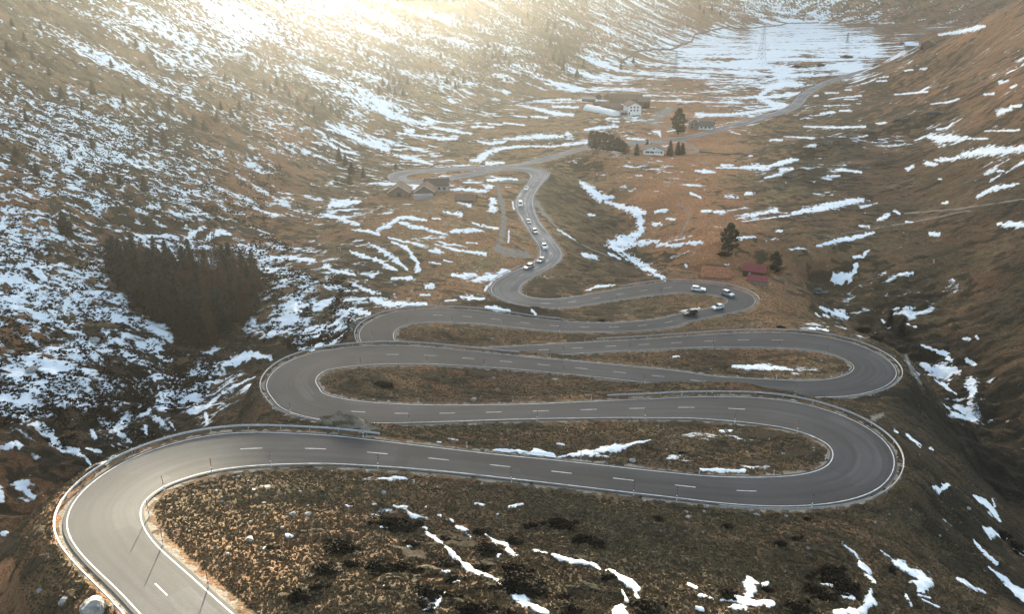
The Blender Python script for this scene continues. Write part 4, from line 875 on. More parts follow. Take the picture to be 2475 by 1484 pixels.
# -- juniper mats on the slope below the lowest road and by the bends
jp = [shrub(s) for s in (1, 2, 3)]
def place(proto, used, key, loc, sc, rz):
    o = proto if key not in used else copy_tree(proto)
    used.add(key); o.location = loc; o.scale = sc; o.rotation_euler = (0, 0, rz); return o
used = set(); jl = []
for i, (L, x, y, w, h) in enumerate(items(JUN, 4)):
    px, py = cp(L, x, y + h * .35); p = hit(px, py); s = pxm(p)
    rx = w / 2.88 / s; ry = min(max(h / 2.88 / s / .62, .6 * rx), 1.1 * rx)
    o = place(jp[i % 3], used, i % 3, (p[0], p[1], p[2] - .12), (rx * 1.25, ry * 1.2, min(rx, 2.2) * 1.0), rng.uniform(-.35, .35))
    jl.append((px, py, rx, o, L))
wh = {'H': 'on the grass below the lowest straight', 'G': 'on the grass below the lowest straight', 'I': 'on the slope below the lowest right-hand hairpin', 'F': 'beside the upper right-hand bends', 'E': 'on the grass between the roads'}
byrow = {}
for it in jl: byrow.setdefault(wh[it[4]], []).append(it)
for place_, its in byrow.items():
    its.sort(key=lambda q: q[0])
    for k, (px, py, rx, o, L) in enumerate(its):
        tag(o, f'{SIZE(rx)} juniper shrub, {ordinal(k + 1)} from left {place_}', 'shrub', 'dark juniper shrubs on the grass')
# -- spruces and bare larches: the grove above the left gully
GROVE = """d 275,662 300,664 332,660 l 355,676 d 385,672 410,668 l 440,672 d 465,670 l 500,674 530,672 d 560,676 588,680 616,690
d 308,700 345,704 398,700 430,708 l 470,706 d 505,704 l 540,708 575,712 d 606,726 d 333,736 362,742 420,740 452,744 490,742 l 525,746 d 560,748 590,752
d 385,770 415,776 455,774 482,780 l 510,778 d 540,780 568,776 d 430,802 460,806 490,808 l 515,806 d 540,804 d 470,826 495,832 l 512,828
d 290,680 322,684 372,688 422,690 452,690 l 488,690 520,692 d 548,694 l 572,694 600,705 618,712 d 352,722 385,724 412,726 l 448,728 d 478,728 l 512,730 548,732 578,734 d 608,740 l 598,760 d 372,756 402,760 436,760 470,764 l 500,764 530,764 556,766 d 440,788 470,792 l 502,794 d 528,794 550,796 l 578,770 d 450,818 480,820 l 500,822"""
sp1 = [spruce(s, 12.5, R) for s, R in ((21, 2.3), (22, 2.7), (23, 2.1))]
la1 = [spruce(s, 12.5, R, True, 'larch_tree') for s, R in ((31, 2.6), (32, 3.0))]
used = set(); kind = 'd'; gr = []
for w in GROVE.split():
    if w in 'dl': kind = w; continue
    px, py = map(float, w.split(',')); p = hit(px, py); k = rng.randrange(3 if kind == 'd' else 2)
    o = place((sp1 if kind == 'd' else la1)[k], used, kind + str(k), tuple(p), (1.0,) * 3, rng.uniform(0, 6.28))
    s = rng.uniform(.72, 1.12) * 106 / pxm(p) / 12.5; o.scale = (s * 1.05, s * 1.05, s)
    gr.append((px, py, kind, o))
for kind, nm, grp in (('d', 'dark green spruce', 'spruces of the grove above the gully'), ('l', 'pale brown bare larch', 'bare larches of the grove above the gully')):
    rows = {}
    for g in gr:
        if g[2] == kind: rows.setdefault('back' if g[1] < 695 else 'middle' if g[1] < 760 else 'front', []).append(g)
    for rn, its in rows.items():
        its.sort(key=lambda q: q[0])
        for k, g in enumerate(its):
            tag(g[3], f'{nm}, {ordinal(k + 1)} from left in the {rn} rows of the grove', 'tree', grp)
# -- single trees
SINGLE = [  # picture base, height, spread, kind, label
    (1759.5, 611, 70, 'p', 'broad dark stone pine standing alone on the meadow above the sheds'),
    (1870.7, 660, 52, 'p', 'small round stone pine beside the red-roofed shed'),
    (1638, 325, 60, 'p', 'tall dark stone pine between the farm and the roadside houses'),
    (1538, 375, 28, 's', 'bushy spruce at the left gable of the meadow chalet'),
    (1564, 352, 15, 's', 'tiny spruce behind the roof of the meadow chalet'),
    (1618, 376, 36, 's', 'tall spruce touching the right gable of the meadow chalet'),
    (1637, 374, 31, 's', 'middle spruce of the three right of the meadow chalet'),
    (1648, 372, 27, 's', 'outermost spruce right of the meadow chalet by the farm track'),
    (2147, 790, 42, 's', 'dark spruce on the near lip of the right-hand ravine'),
    (2176, 812, 46, 's', 'dark spruce lower down in the right-hand ravine'),
    (160, 566, 56, 's', 'lone dark spruce left of the grove on the snowy slope'),
    (957, 412, 17, 'p', 'low rounded pine at the outer edge of the farthest hairpin'),
    (1651, 318, 18, 's', 'small spruce between the tall stone pine and the stone house'),
    (2186, 120, 12, 's', 'tiny spruce left of the distant snow-roofed house'),
    (2226, 120, 13, 's', 'tiny spruce between the two distant houses')]
pp1 = [stone_pine(s) for s in (41, 42)]; used = set()
for i, (px, py, hp, k, lab) in enumerate(SINGLE):
    p = hit(px, py); H = hp / pxm(p) / math.cos(math.atan2(-p[2], np.hypot(p[0], p[1])))
    if k == 'p':
        o = place(pp1[i % 2], used, i % 2, tuple(p), (1,) * 3, rng.uniform(0, 6)); o.scale = (H / 10,) * 3
    else:
        o = copy_tree(sp1[i % 3]); o.location = tuple(p); s = H / 12.5; o.scale = (s * 1.5, s * 1.5, s); o.rotation_euler = (0, 0, rng.uniform(0, 6))
    for q in ('group',):
        if q in o: del o[q]
    tag(o, lab, 'tree')
# -- small trees scattered over the mountain side
SLOPE = """226,222,42 65,290,30 365,345,38 398,338,42 225,352,30 255,432,36 350,455,46 290,442,30 170,382,30 120,178,26 330,110,24 545,192,26 510,216,26 600,142,22 700,232,24 720,252,26 742,242,24 780,252,24 800,264,24 820,282,26 760,272,26 835,395,32 850,415,36 878,425,30 820,384,38 846,441,28 410,255,30 470,300,34 495,310,30 525,290,28 90,420,36 40,372,30 200,262,30 300,245,28
1322,75,22 1335,88,24 1347,98,24 1330,110,24 1343,124,26 1356,132,26 1338,142,26 1350,154,26 1360,166,26 1330,95,22 1352,112,24 1325,60,20 1340,66,20 1362,148,24 1410,160,24 1394,184,26 1180,112,20 1195,120,22 1210,128,22 1222,140,24 1190,138,22 1205,150,24 1232,152,24 1170,128,22
930,168,22 945,172,24 958,180,24 938,190,24 952,200,26 966,210,26 940,216,26 955,226,26 925,205,24 975,228,26 915,226,26 985,200,24 1080,200,20 1100,212,22 1120,198,20 1095,180,20 1275,40,18 1290,52,18 1262,58,18 1040,150,18 1065,140,18
640,210,26 655,222,26 670,200,24 690,214,24 610,240,26 580,262,28 560,280,28 535,262,26 860,120,18 890,135,18 1500,165,20 1530,150,18 20,120,28 60,95,26 100,70,24 30,60,24 80,140,28 1700,30,14 1720,22,14 1690,20,14 1740,34,14 150,230,30 270,160,26"""
for i, w in enumerate(SLOPE.split()):
    px, py, hp = map(float, w.split(',')); p = hit(px, py + hp * .15); H = .85 * hp / pxm(p)
    o = copy_tree(sp1[i % 3]); o.location = tuple(p); s = H / 12.5; o.scale = (s * 1.55, s * 1.55, s); o.rotation_euler = (0, 0, rng.uniform(0, 6))
    tag(o, 'small dark spruce scattered on the snow-flecked mountain slope', 'tree', 'small spruces on the mountain slope')
# -- the clipped-looking stand of conifers beside the knoll
def hedge():
    a, b = hit(1424, 362), hit(1512, 372); mid = (a + b) / 2; d = (b - a)[:2]; L = np.linalg.norm(d); u = d / L; v = np.array([-u[1], u[0]])
    t = empty('conifer_hedge', tuple(mid)); r = np.random.default_rng(5)
    H = 41 / pxm(mid); cen = []; nr = []; sz = []; tb = MB()
    for k in range(15):
        f = (k + .5) / 15 - .5; c = u * f * L + v * r.uniform(-1.2, 1.2); hz = H * (1.04 - .28 * max(0, (f - .05)) * 1.6) * r.uniform(.93, 1.05) * (0.9 if abs(f) > .45 else 1)
        tb.tube([(c[0], c[1], -.8), (c[0], c[1], hz * .9)], [.22, .05], 5)
        for _ in range(330):
            z = r.uniform(.02, 1); rad = 2.5 * (1 - max(0, z - .72) / .36) ** .6 * math.sqrt(r.uniform(.35, 1.1)); an = r.uniform(0, 6.283)
            cen.append((c[0] + math.cos(an) * rad, c[1] + math.sin(an) * rad, z * hz)); w = np.array([math.cos(an), math.sin(an), .5]) + r.normal(0, .4, 3); nr.append(w / np.linalg.norm(w)); sz.append(r.uniform(.3, .6))
    tb.build('trunks', M_BARK, t)
    cloud('foliage', [leaf_quads(np.array(cen), np.array(nr), np.array(sz), 5)], M_NEEDLE, t)
    tag(t, 'tall flat-topped block of dark conifers planted left of the meadow chalet', 'hedge')
hedge()
for px, py, w, lab in ((1752, 616, 17, 'tangled brown bush at the foot of the lone stone pine'), (1600, 700 - 325, 9, 'dark bush under the wall of the meadow chalet'), (1926, 161, 11, 'dark bush on the bank of the snowy stream'), (1984, 158, 10, 'low bush beside the bend of the far stream'), (2046, 139, 14, 'reddish thicket beyond the bend of the far stream')):
    p = hit(px, py); o = copy_tree(jp[0]); s = w / pxm(p); o.location = (p[0], p[1], p[2] - .05); o.scale = (s, s * .8, s * .9)
    if 'group' in o: del o['group']
    tag(o, lab, 'bush')
# -- boulders
BOUL = """G 660,1462,95,.8 445,1397,40,.7 2030,796,30,.7 2150,795,28,.6 1835,718,18,.6 1740,970,40,.5 1585,1077,22,.7 2090,637,15,.7 1545,707,14,.8 1655,533,14,.7 1745,848,16,.7 285,1320,30,.6 1960,890,18,.5 1315,912,12,.6
I 265,738,22,.6 250,777,15,.6 135,815,25,.5 613,797,24,.5 815,809,17,.6 1013,863,10,.9 400,214,18,.8 970,1030,16,.5 2085,752,18,.8 125,778,16,.5 240,918,12,.6 1435,848,12,.6 1685,760,10,.6
H 2140,422,26,.7 2500,910,9,.7 400,640,20,.5 610,570,14,.6 2330,910,9,.9 1085,580,14,.6
E 1170,1242,16,.6 1590,1252,22,.5 1190,1317,16,.6 1030,1392,26,.5 1155,966,17,.6 720,875,12,.6
F 1065,1120,12,.6 128,1063,9,.7
D 655,980,38,.6 230,1180,50,.4 410,750,30,.6 70,1060,30,.5 330,930,22,.5"""
rp = [rock_mesh(s, M_ROCK, 'boulder', .68) for s in (51, 52, 53)]
used = set(); bl = []
for i, (L, x, y, w, fl) in enumerate(items(BOUL, 4)):
    px, py = cp(L, x, y); p = hit(px, py); s = w / 2.88 / pxm(p)
    o = place(rp[i % 3], used, i % 3, (p[0], p[1], p[2] + s * .12), (s, s * rng.uniform(.8, 1.05), s * fl * 1.35), rng.uniform(0, 6.28)); bl.append((px, py, s, o, L))
bw = {'G': 'on the sunlit slope around the bottom-left bend', 'I': 'around and below the lowest right-hand hairpin', 'H': 'beside the lowest straight', 'E': 'on the grass between the upper roads', 'F': 'inside the upper right-hand loop', 'D': 'on the snowy slope left of the gully'}
tag(bl[0][3], 'big pale boulder outside the guard rail at the bottom edge of the view', 'boulder', 'grey boulders on the slopes')
rows = {}
for it in bl[1:]: rows.setdefault(bw[it[4]], []).append(it)
for q, its in rows.items():
    its.sort(key=lambda z: z[0])
    for k, it in enumerate(its): tag(it[3], f'{"sizeable" if it[2] > .9 else "small"} grey boulder, {ordinal(k + 1)} from left {q}', 'boulder', 'grey boulders on the slopes')
# -- rock outcrops
OUTC = [(842, 1044, 84, 50, 'craggy grey rock outcrop with grass on top beside the lowest straight'),
        (2000, 345, 22, 13, 'topmost dark crag on the knoll above the meadow'), (1962, 402, 16, 18, 'broken crag on the left flank of the knoll'),
        (1915, 425, 22, 13, 'shaggy dark crag below the left flank of the knoll'), (1885, 455, 22, 13, 'lowest dark crag where the knoll meets the meadow'),
        (2060, 330, 26, 10, 'dark rocky rib on the crown of the knoll'), (2110, 318, 26, 14, 'broad dark crag on the right shoulder of the knoll'),
        (2185, 288, 24, 10, 'low dark crag right of the knoll'), (2268, 272, 30, 9, 'long low crag on the hillside right of the knoll'),
        (2090, 408, 24, 10, 'dark overhang in the hollow right of the knoll'), (1985, 705, 26, 14, 'dark rock band at the head of the right-hand ravine'),
        (860, 785, 20, 22, 'grey rock cutting outside the snowy left-hand hairpin'), (1362, 775, 14, 5, 'small dark rock below the left end of the white-car stretch')]
ro = [rock_mesh(61, M_ROCKM, 'rock_outcrop', .8, 5, .16)] + [rock_mesh(s, M_ROCKD, 'rock_outcrop', .8, 4, .5) for s in (62, 63)]; used = set()
for i, (px, py, w, h, lab) in enumerate(OUTC):
    p = hit(px, py); s = pxm(p); rx, rz = w / s, h / s * 1.1
    if i: rz = min(rz, 2.2)
    else: rz = min(rz, 5.2)
    k = 0 if i == 0 else 1 + i % 2
    o = place(ro[k], used, k, (p[0], p[1] + (.4 if i else 1.6), p[2] - (.25 if i == 0 else .5) * rz), (rx, min(rx, max(rz * 1.3, 2.0)) if i else 2.7, rz * 1.15), rng.uniform(-.3, .3))
    tag(o, lab, 'rock')
# -- loose stones on the verges and slopes
def stones():
    r = np.random.default_rng(77); b = MB(); k = 0
    while k < 300:
        i = r.integers(0, int(np.searchsorted(UU, 10.0))); sd = r.choice([-1, 1]); o = sd * (RW[i] / 2 + r.gamma(2.0, 3.0) + 1.2)
        p = RC[i] + RN[i] * o; z = float(ground_z(p[0], p[1])); e = np.hypot(*(RC[:, :2] - p[:2]).T).min()
        if e < 5.0: continue
        s = r.uniform(.07, .2) * (1.5 if r.random() < .12 else 1); a = r.uniform(0, 6.28)
        b.box((p[0], p[1], z + s * .2), (s * 1.6, s * 1.2, s * 1.1), a, 0, (r.uniform(.4, .8), r.uniform(.4, .8))); k += 1
    o = b.build('loose_stones', mat('pale_stone', (.40, .38, .35), .85, noise=(2.0, .3)))
    tag(o, 'pale loose stones strewn over the grass beside the road', 'stones', kind='stuff')
stones()

# -- dead grass tufts and heath sprigs: far too many to count
def tufts(name, label, m, r0, r1, count, cond, hmin, hmax, wmul, seed, lean=.35):
    r = np.random.default_rng(seed); i0, i1 = np.searchsorted(rs, [r0, r1]); j0, j1 = np.searchsorted(azr, [-.66, .66])
    I = r.integers(i0, i1, count * 6); J = r.integers(j0, j1, count * 6); ok = cond(I, J); I, J = I[ok][:count], J[ok][:count]
    n = len(I); fi = r.random(n); fj = r.random(n)
    x = X[I, J] + (X[I + 1, J] - X[I, J]) * fi + (X[I, J + 1] - X[I, J]) * fj; y = Y[I, J] + (Y[I + 1, J] - Y[I, J]) * fi + (Y[I, J + 1] - Y[I, J]) * fj; z = ground_z(x, y)
    p = np.stack([x, y, z], 1); h = r.uniform(hmin, hmax, n)[:, None]; a = r.uniform(0, 6.283, n); out = []
    for k in range(2):
        d = np.stack([np.cos(a + 1.6 * k), np.sin(a + 1.6 * k), 0 * a], 1) * h * wmul
        up = np.concatenate([r.normal(0, lean, (n, 2)), np.ones((n, 1))], 1) * h
        up2 = np.concatenate([r.normal(0, lean, (n, 2)), np.ones((n, 1)) * .8], 1) * h
        out.append(np.stack([p - d * .5 - (0, 0, .05), p + d * .5 - (0, 0, .05), p + d * .9 + up, p - d * .9 + up2], 1))
    v = np.concatenate(out, 0).reshape(-1, 3); nf = len(v) // 4
    me = bpy.data.meshes.new(name); me.vertices.add(len(v)); me.vertices.foreach_set('co', v.astype(np.float32).ravel())
    me.loops.add(nf * 4); me.loops.foreach_set('vertex_index', np.arange(nf * 4, dtype=np.int32)); me.polygons.add(nf); me.polygons.foreach_set('loop_start', np.arange(0, nf * 4, 4, dtype=np.int32))
    me.update(calc_edges=True); me.materials.append(m)
    o = bpy.data.objects.new(name, me); COL.objects.link(o); tag(o, label, name.replace('_', ' '), kind='stuff'); return o
def island_mat(name, stops):
    m = mat(name, rough=.95, spec=.1); nt = m.node_tree; g = nt.nodes.new('ShaderNodeNewGeometry'); r = nt.nodes.new('ShaderNodeValToRGB'); e = r.color_ramp.elements
    while len(e) < len(stops): e.new(.5)
    for k, (q, c) in enumerate(stops): e[k].position = q; e[k].color = (*c, 1)
    nt.links.new(g.outputs['Random Per Island'], r.inputs['Fac']); nt.links.new(r.outputs['Color'], nt.nodes['Principled BSDF'].inputs['Base Color']); return m
tufts('dead_grass', 'tufts of dead brown grass covering the slopes around the hairpins', island_mat('dead_grass_blades', [(0, (.105, .076, .043)), (.35, (.15, .108, .062)), (.75, (.20, .148, .087)), (1, (.30, .235, .148))]), 48, 215, 130000,
      lambda I, J: (EDGE[I, J] > 1.6) & (SNOW[I, J] < .45) & (DRK[I, J] < .80) & (DM[I, J] < 30) & (GRV[I, J] < .5), .05, .16, 1.3, 5, .7)
tufts('meadow_grass', 'short pale dead grass on the meadows and far slopes', island_mat('meadow_grass_blades', [(0, (.13, .09, .052)), (.4, (.21, .15, .09)), (1, (.38, .30, .19))]), 205, 460, 60000,
      lambda I, J: (EDGE[I, J] > 1.6) & (SNOW[I, J] < .42) & (DRK[I, J] < .6) & (DM[I, J] < 20) & (GRV[I, J] < .3), .06, .17, 1.4, 7, .8)
tufts('heath', 'dark heath sprigs poking through the old snow on the left slope', island_mat('heath_twigs', [(0, (.014, .010, .007)), (.6, (.040, .026, .016)), (1, (.085, .055, .032))]), 120, 420, 70000,
      lambda I, J: (EDGE[I, J] > 3) & (X[I, J] < -20) & (DENSF[I, J] > .28) & (n_mtn[I, J] + .8 * n_big[I, J] + 1.2 * edge_n2[I, J] > .2), .18, .50, .9, 6, .5)
# ------------------------------------------------------------------ snow poles, guard rails, wall, pylons
M_WHITE = mat('white_plastic', (.78, .78, .77), .5, noise=(6, .08))
M_ORANGE = mat('signal_orange', (.62, .13, .035), .55, noise=(6, .12))
M_BLACK = mat('black_band', (.018, .018, .018), .6)
M_STEEL = mat('galvanised_steel', (.36, .37, .38), .6, metal=.25, noise=(3, .2))
M_PYLON = mat('pylon_steel', (.22, .22, .22), .5, metal=.5, noise=(.5, .2))
def pole():
    t = empty('snow_pole')
    b = MB(); b.tube([(0, 0, -.3), (0, 0, .55)], .062, 8, 0); b.tube([(0, 0, .55), (0, 0, .75)], .063, 8, 1); b.tube([(0, 0, .75), (0, 0, 1.05)], .062, 8, 0); b.build('marker_post', [M_WHITE, M_BLACK], t)
    b = MB()
    for i in range(5): b.tube([(0, 0, 1.05 + i * .27), (0, 0, 1.05 + (i + 1) * .27)], .042, 7, i % 2)
    b.build('banded_rod', [M_BLACK, M_ORANGE], t)
    return t
POLES = [('inner edge of the sunlit bottom-left bend', 'G 1040,806 1136,1006 1452,1302 1147,633'),
         ('grass edge below the lowest straight', 'G 1475,502 1887,459 H 363,472 1292,572 2141,664 2440,697 I 995,752'),
         ('upper verge of the lowest straight', 'H 262,259 983,328 1774,428 I 212,507 730,522'),
         ('inner edge of the lowest right-hand hairpin', 'I 1090,411 894,224 460,157'),
         ('near edge of the second straight', 'H 2220,132 1472,142 580,157 G 2022,90'),
         ('far verge of the second straight', 'E 115,1381 645,1411 1303,1401 1848,1386 F 88,1362'),
         ('near edge of the third straight', 'E 245,1161 707,1150 1102,1169 1655,1220 2220,1279 F 878,1359'),
         ('far verge of the third straight', 'E 2390,1181 F 750,1242 1203,1221'),
         ('near edge of the fourth straight', 'F 1247,1154 1097,1076 768,1037 308,1031 E 2115,1056 1652,1076 1563,1101'),
         ('far verge of the fourth straight', 'E 1247,1016 1803,986 F 132,946'),
         ('inner edge of the fifth stretch', 'E 568,882 879,857 1241,885 1628,919 1997,919 325,966 525,972'),
         ('stretch where the white cars drive', 'E 1623,757 2023,706 2333,661 F 362,660 335,726'),
         ('inner edge of the bend above the mound', 'E 1645,677 1397,661 1470,545')]
pl0 = pole(); first = True
for desc, txt in POLES:
    its = []; L = None
    for tk in txt.split():
        if tk.isalpha(): L = tk; continue
        its.append(cp(L, *map(float, tk.split(','))))
    its.sort()
    for k, (px, py) in enumerate(its):
        p = hit(px, py); o = pl0 if first else copy_tree(pl0); first = False
        o.location = tuple(p); o.rotation_euler = (rng.uniform(-.03, .03), rng.uniform(-.03, .03), rng.uniform(0, 6))
        tag(o, f'banded snow pole, {ordinal(k + 1)} from left on the {desc}', 'snow pole', 'snow poles along the pass road')
def guard_rail(u0, u1, side, lab, off=1.25, h=.62):
    idx = ALL[(UU >= u0) & (UU <= u1)]
    o = side * (RW[idx] / 2 + off); p = RC[idx] + RN[idx] * o[:, None]; n = RN[idx] * side
    t = empty('guard_rail', tuple(p[len(p) // 2])); base = p[len(p) // 2]
    b = MB(); prof = [(-.03, h - .30), (.05, h - .22), (-.03, h - .15), (.05, h - .08), (-.03, h), (-.10, h + .015), (-.10, h - .30)]
    vs = []; m = len(prof)
    for q, w in zip(p, n):
        for a, z in prof: vs.append(q - base - w * a + np.array([0, 0, z]))
    fs = [(i * m + k, i * m + (k + 1) % m, (i + 1) * m + (k + 1) % m, (i + 1) * m + k) for i in range(len(idx) - 1) for k in range(m)]
    if side > 0: fs = [f[::-1] for f in fs]
    b.add(vs, fs); b.build('beam', M_STEEL, t)
    acc = RACC[idx] - RACC[idx][0]; proto = None
    for d in np.arange(0, acc[-1], 4.0):
        i = int(np.searchsorted(acc, d)); q = p[min(i, len(p) - 1)] - base + n[min(i, len(p) - 1)] * .13
        if proto is None:
            pb = MB(); pb.box((0, 0, h / 2 - .4), (.10, .13, h + .8)); proto = pb.build('post', M_STEEL, t); po = proto
        else:
            po = proto.copy(); COL.objects.link(po); po.parent = t
        po.location = tuple(q)
    tag(t, lab, 'guard rail', 'guard rails outside the bends')
guard_rail(0.0, 1.72, -1, 'long steel guard rail outside the sunlit bottom-left bend')
guard_rail(2.56, 3.78, 1, 'steel guard rail round the outside of the lowest right-hand hairpin')
guard_rail(4.55, 5.98, -1, 'steel guard rail round the large left-hand hairpin above the rock outcrop')
guard_rail(6.7, 7.95, 1, 'steel guard rail round the second right-hand hairpin')
guard_rail(8.85, 10.15, -1, 'steel guard rail round the smaller snowy left-hand hairpin')
guard_rail(11.0, 11.95, 1, 'steel guard rail behind the white cars below the sheds')
guard_rail(12.85, 13.6, -1, 'short steel guard rail at the bend above the dark mound')
guard_rail(15.4, 16.7, 1, 'steel guard rail outside the far bend beside the green bank')
def line_pts(txt):
    out = []; L = None
    for tk in txt.split():
        if tk.isalpha(): L = tk; continue
        out.append(hit(*cp(L, *map(float, tk.split(',')))))
    return out
def wall(txt, lab, h, w):
    pts = np.array(line_pts(txt)); l = np.r_[0, np.cumsum(np.linalg.norm(np.diff(pts[:, :2], axis=0), axis=1))]
    s = np.arange(0, l[-1], 3.0); x = np.interp(s, l, pts[:, 0]); y = np.interp(s, l, pts[:, 1]); z = ground_z(x, y)
    base = np.array([x[0], y[0], z[0]]); t = np.stack([np.gradient(x), np.gradient(y)], 1); t /= np.linalg.norm(t, axis=1)[:, None]
    vs = []
    for i in range(len(s)):
        n = np.array([t[i, 1], -t[i, 0], 0]); q = np.array([x[i], y[i], z[i]]) - base; hh = h * rng.uniform(.75, 1.15); ww = w * rng.uniform(.85, 1.15)
        vs += [q - n * ww - (0, 0, .6), q - n * ww * .7 + (0, 0, hh), q + n * ww * .7 + (0, 0, hh * rng.uniform(.9, 1.1)), q + n * ww - (0, 0, .6)]
    fs = [(i * 4 + k, i * 4 + k + 1, i * 4 + k + 5, i * 4 + k + 4) for i in range(len(s) - 1) for k in range(3)]
    b = MB(); b.add(vs, fs); o = b.build('stone_wall', mat('dry_stone', (.13, .085, .07), .9, noise=(.8, .4)), loc=tuple(base)); tag(o, lab, 'wall')
wall('B 2060,432 2110,400 2160,365 2240,352 2330,348 2400,348 2440,335 2470,318 C 60,320 160,292 180,240 300,212 420,187 520,200 640,190 760,180 830,162 950,160 1050,158', 'long dark stone wall winding along the far edge of the snowy valley floor', 1.9, 1.0)
wall('B 1300,735 1370,705 1440,695 1520,690 1600,686', 'short dark stone wall at the foot of the mountain above the meadow', 1.2, .7)
wall('C 215,1058 300,1068 400,1075 560,1082', 'low field wall crossing the meadow right of the farm track', .7, .4)
def pylon(px, py, hp, lab, sc=1.0):
    p = hit(px, py); H = hp / pxm(p); t = empty('power_pylon', tuple(p), .5); w = H * .085
    r = max(.11, .00014 * np.linalg.norm(p))
    def seg(z): f = z / H; return w * (1 - f) ** 1.1 + .45
    b = MB(); zs = [0, .16, .31, .45, .58, .70, .80, .90, 1.0]
    for a, c in zip(zs[:-1], zs[1:]):
        s0, s1 = seg(a * H), seg(c * H)
        k0 = [(-s0, -s0), (s0, -s0), (s0, s0), (-s0, s0)]; k1 = [(-s1, -s1), (s1, -s1), (s1, s1), (-s1, s1)]
        for i in range(4):
            j = (i + 1) % 4
            b.tube([(*k0[i], a * H - (.5 if a == 0 else 0)), (*k1[i], c * H)], r, 4, cap=False)
            b.tube([(*k0[i], a * H), (*k1[j], c * H)], r * .6, 4, cap=False); b.tube([(*k0[j], a * H), (*k1[i], c * H)], r * .6, 4, cap=False); b.tube([(*k1[i], c * H), (*k1[j], c * H)], r * .6, 4, cap=False)
    b.build('lattice_mast', M_PYLON, t)
    for f, L in ((.72, .17), (.84, .14), (.95, .10)):
        q = MB(); l = L * H; z = f * H
        for s in (-1, 1): q.tube([(0, 0, z + .5), (s * l, 0, z)], r, 4); q.tube([(0, 0, z - .9), (s * l, 0, z)], r * .8, 4); q.tube([(s * l, 0, z), (s * l, 0, z - 1.4)], r * .6, 4)
        q.build('cross_arm', M_PYLON, t)
    tag(t, lab, 'pylon', 'power pylons crossing the valley')
pylon(1839, 143, 82, 'tall grey lattice pylon standing in the middle of the snowy valley floor')
pylon(1631, 178, 50, 'faint lattice pylon left of the snowfield above the farm')
pylon(953, 229, 118, 'large pale lattice pylon on the mountain slope in the sun glare')
pylon(2046, 104, 24, 'smallest lattice pylon, far off near the distant houses')
# ------------------------------------------------------------------ houses, barns, sheds
M_PLASTER = mat('white_render', (.74, .73, .70), .85, noise=(.8, .08))
M_TIMBER = mat('dark_timber', (.075, .045, .028), .85, noise=(2.2, .45), bump=(6, .5))
M_TIMBER2 = mat('weathered_timber', (.16, .105, .07), .85, noise=(2.0, .35), bump=(6, .5))
M_TILE = mat('brown_roof_tiles', (.16, .095, .062), .8, noise=(1.4, .3), bump=(5, .6))
M_RUST = mat('rusty_orange_roof', (.36, .125, .055), .8, noise=(1.2, .35), bump=(5, .5))
M_BARNR = mat('brown_barn_roof', (.17, .098, .06), .85, noise=(1.2, .35), bump=(5, .5))
M_RED = mat('dark_red_roof', (.22, .036, .032), .7, noise=(1.5, .25), bump=(5, .4))
M_SLATE = mat('grey_brown_roof', (.13, .105, .09), .8, noise=(1.5, .3), bump=(5, .5))
M_DARKROOF = mat('old_dark_roof', (.075, .045, .035), .85, noise=(1.5, .35), bump=(5, .5))
M_STONEW = mat('rubble_stone', (.24, .20, .165), .9, noise=(2.2, .4), bump=(4, .8))
M_GLASS = mat('window_glass', (.02, .022, .025), .12)
M_TRIM = mat('pale_trim', (.55, .50, .45), .7)
M_LILAC = mat('pale_sheeting', (.30, .27, .26), .6, noise=(1, .1))
M_FILM = mat('white_film', (.80, .82, .83), .5, noise=(.6, .06))
M_SNOWR = mat('old_snow', (.84, .87, .9), .9, noise=(1, .04))
M_OPEN = mat('dark_opening', (.02, .015, .012), .9)

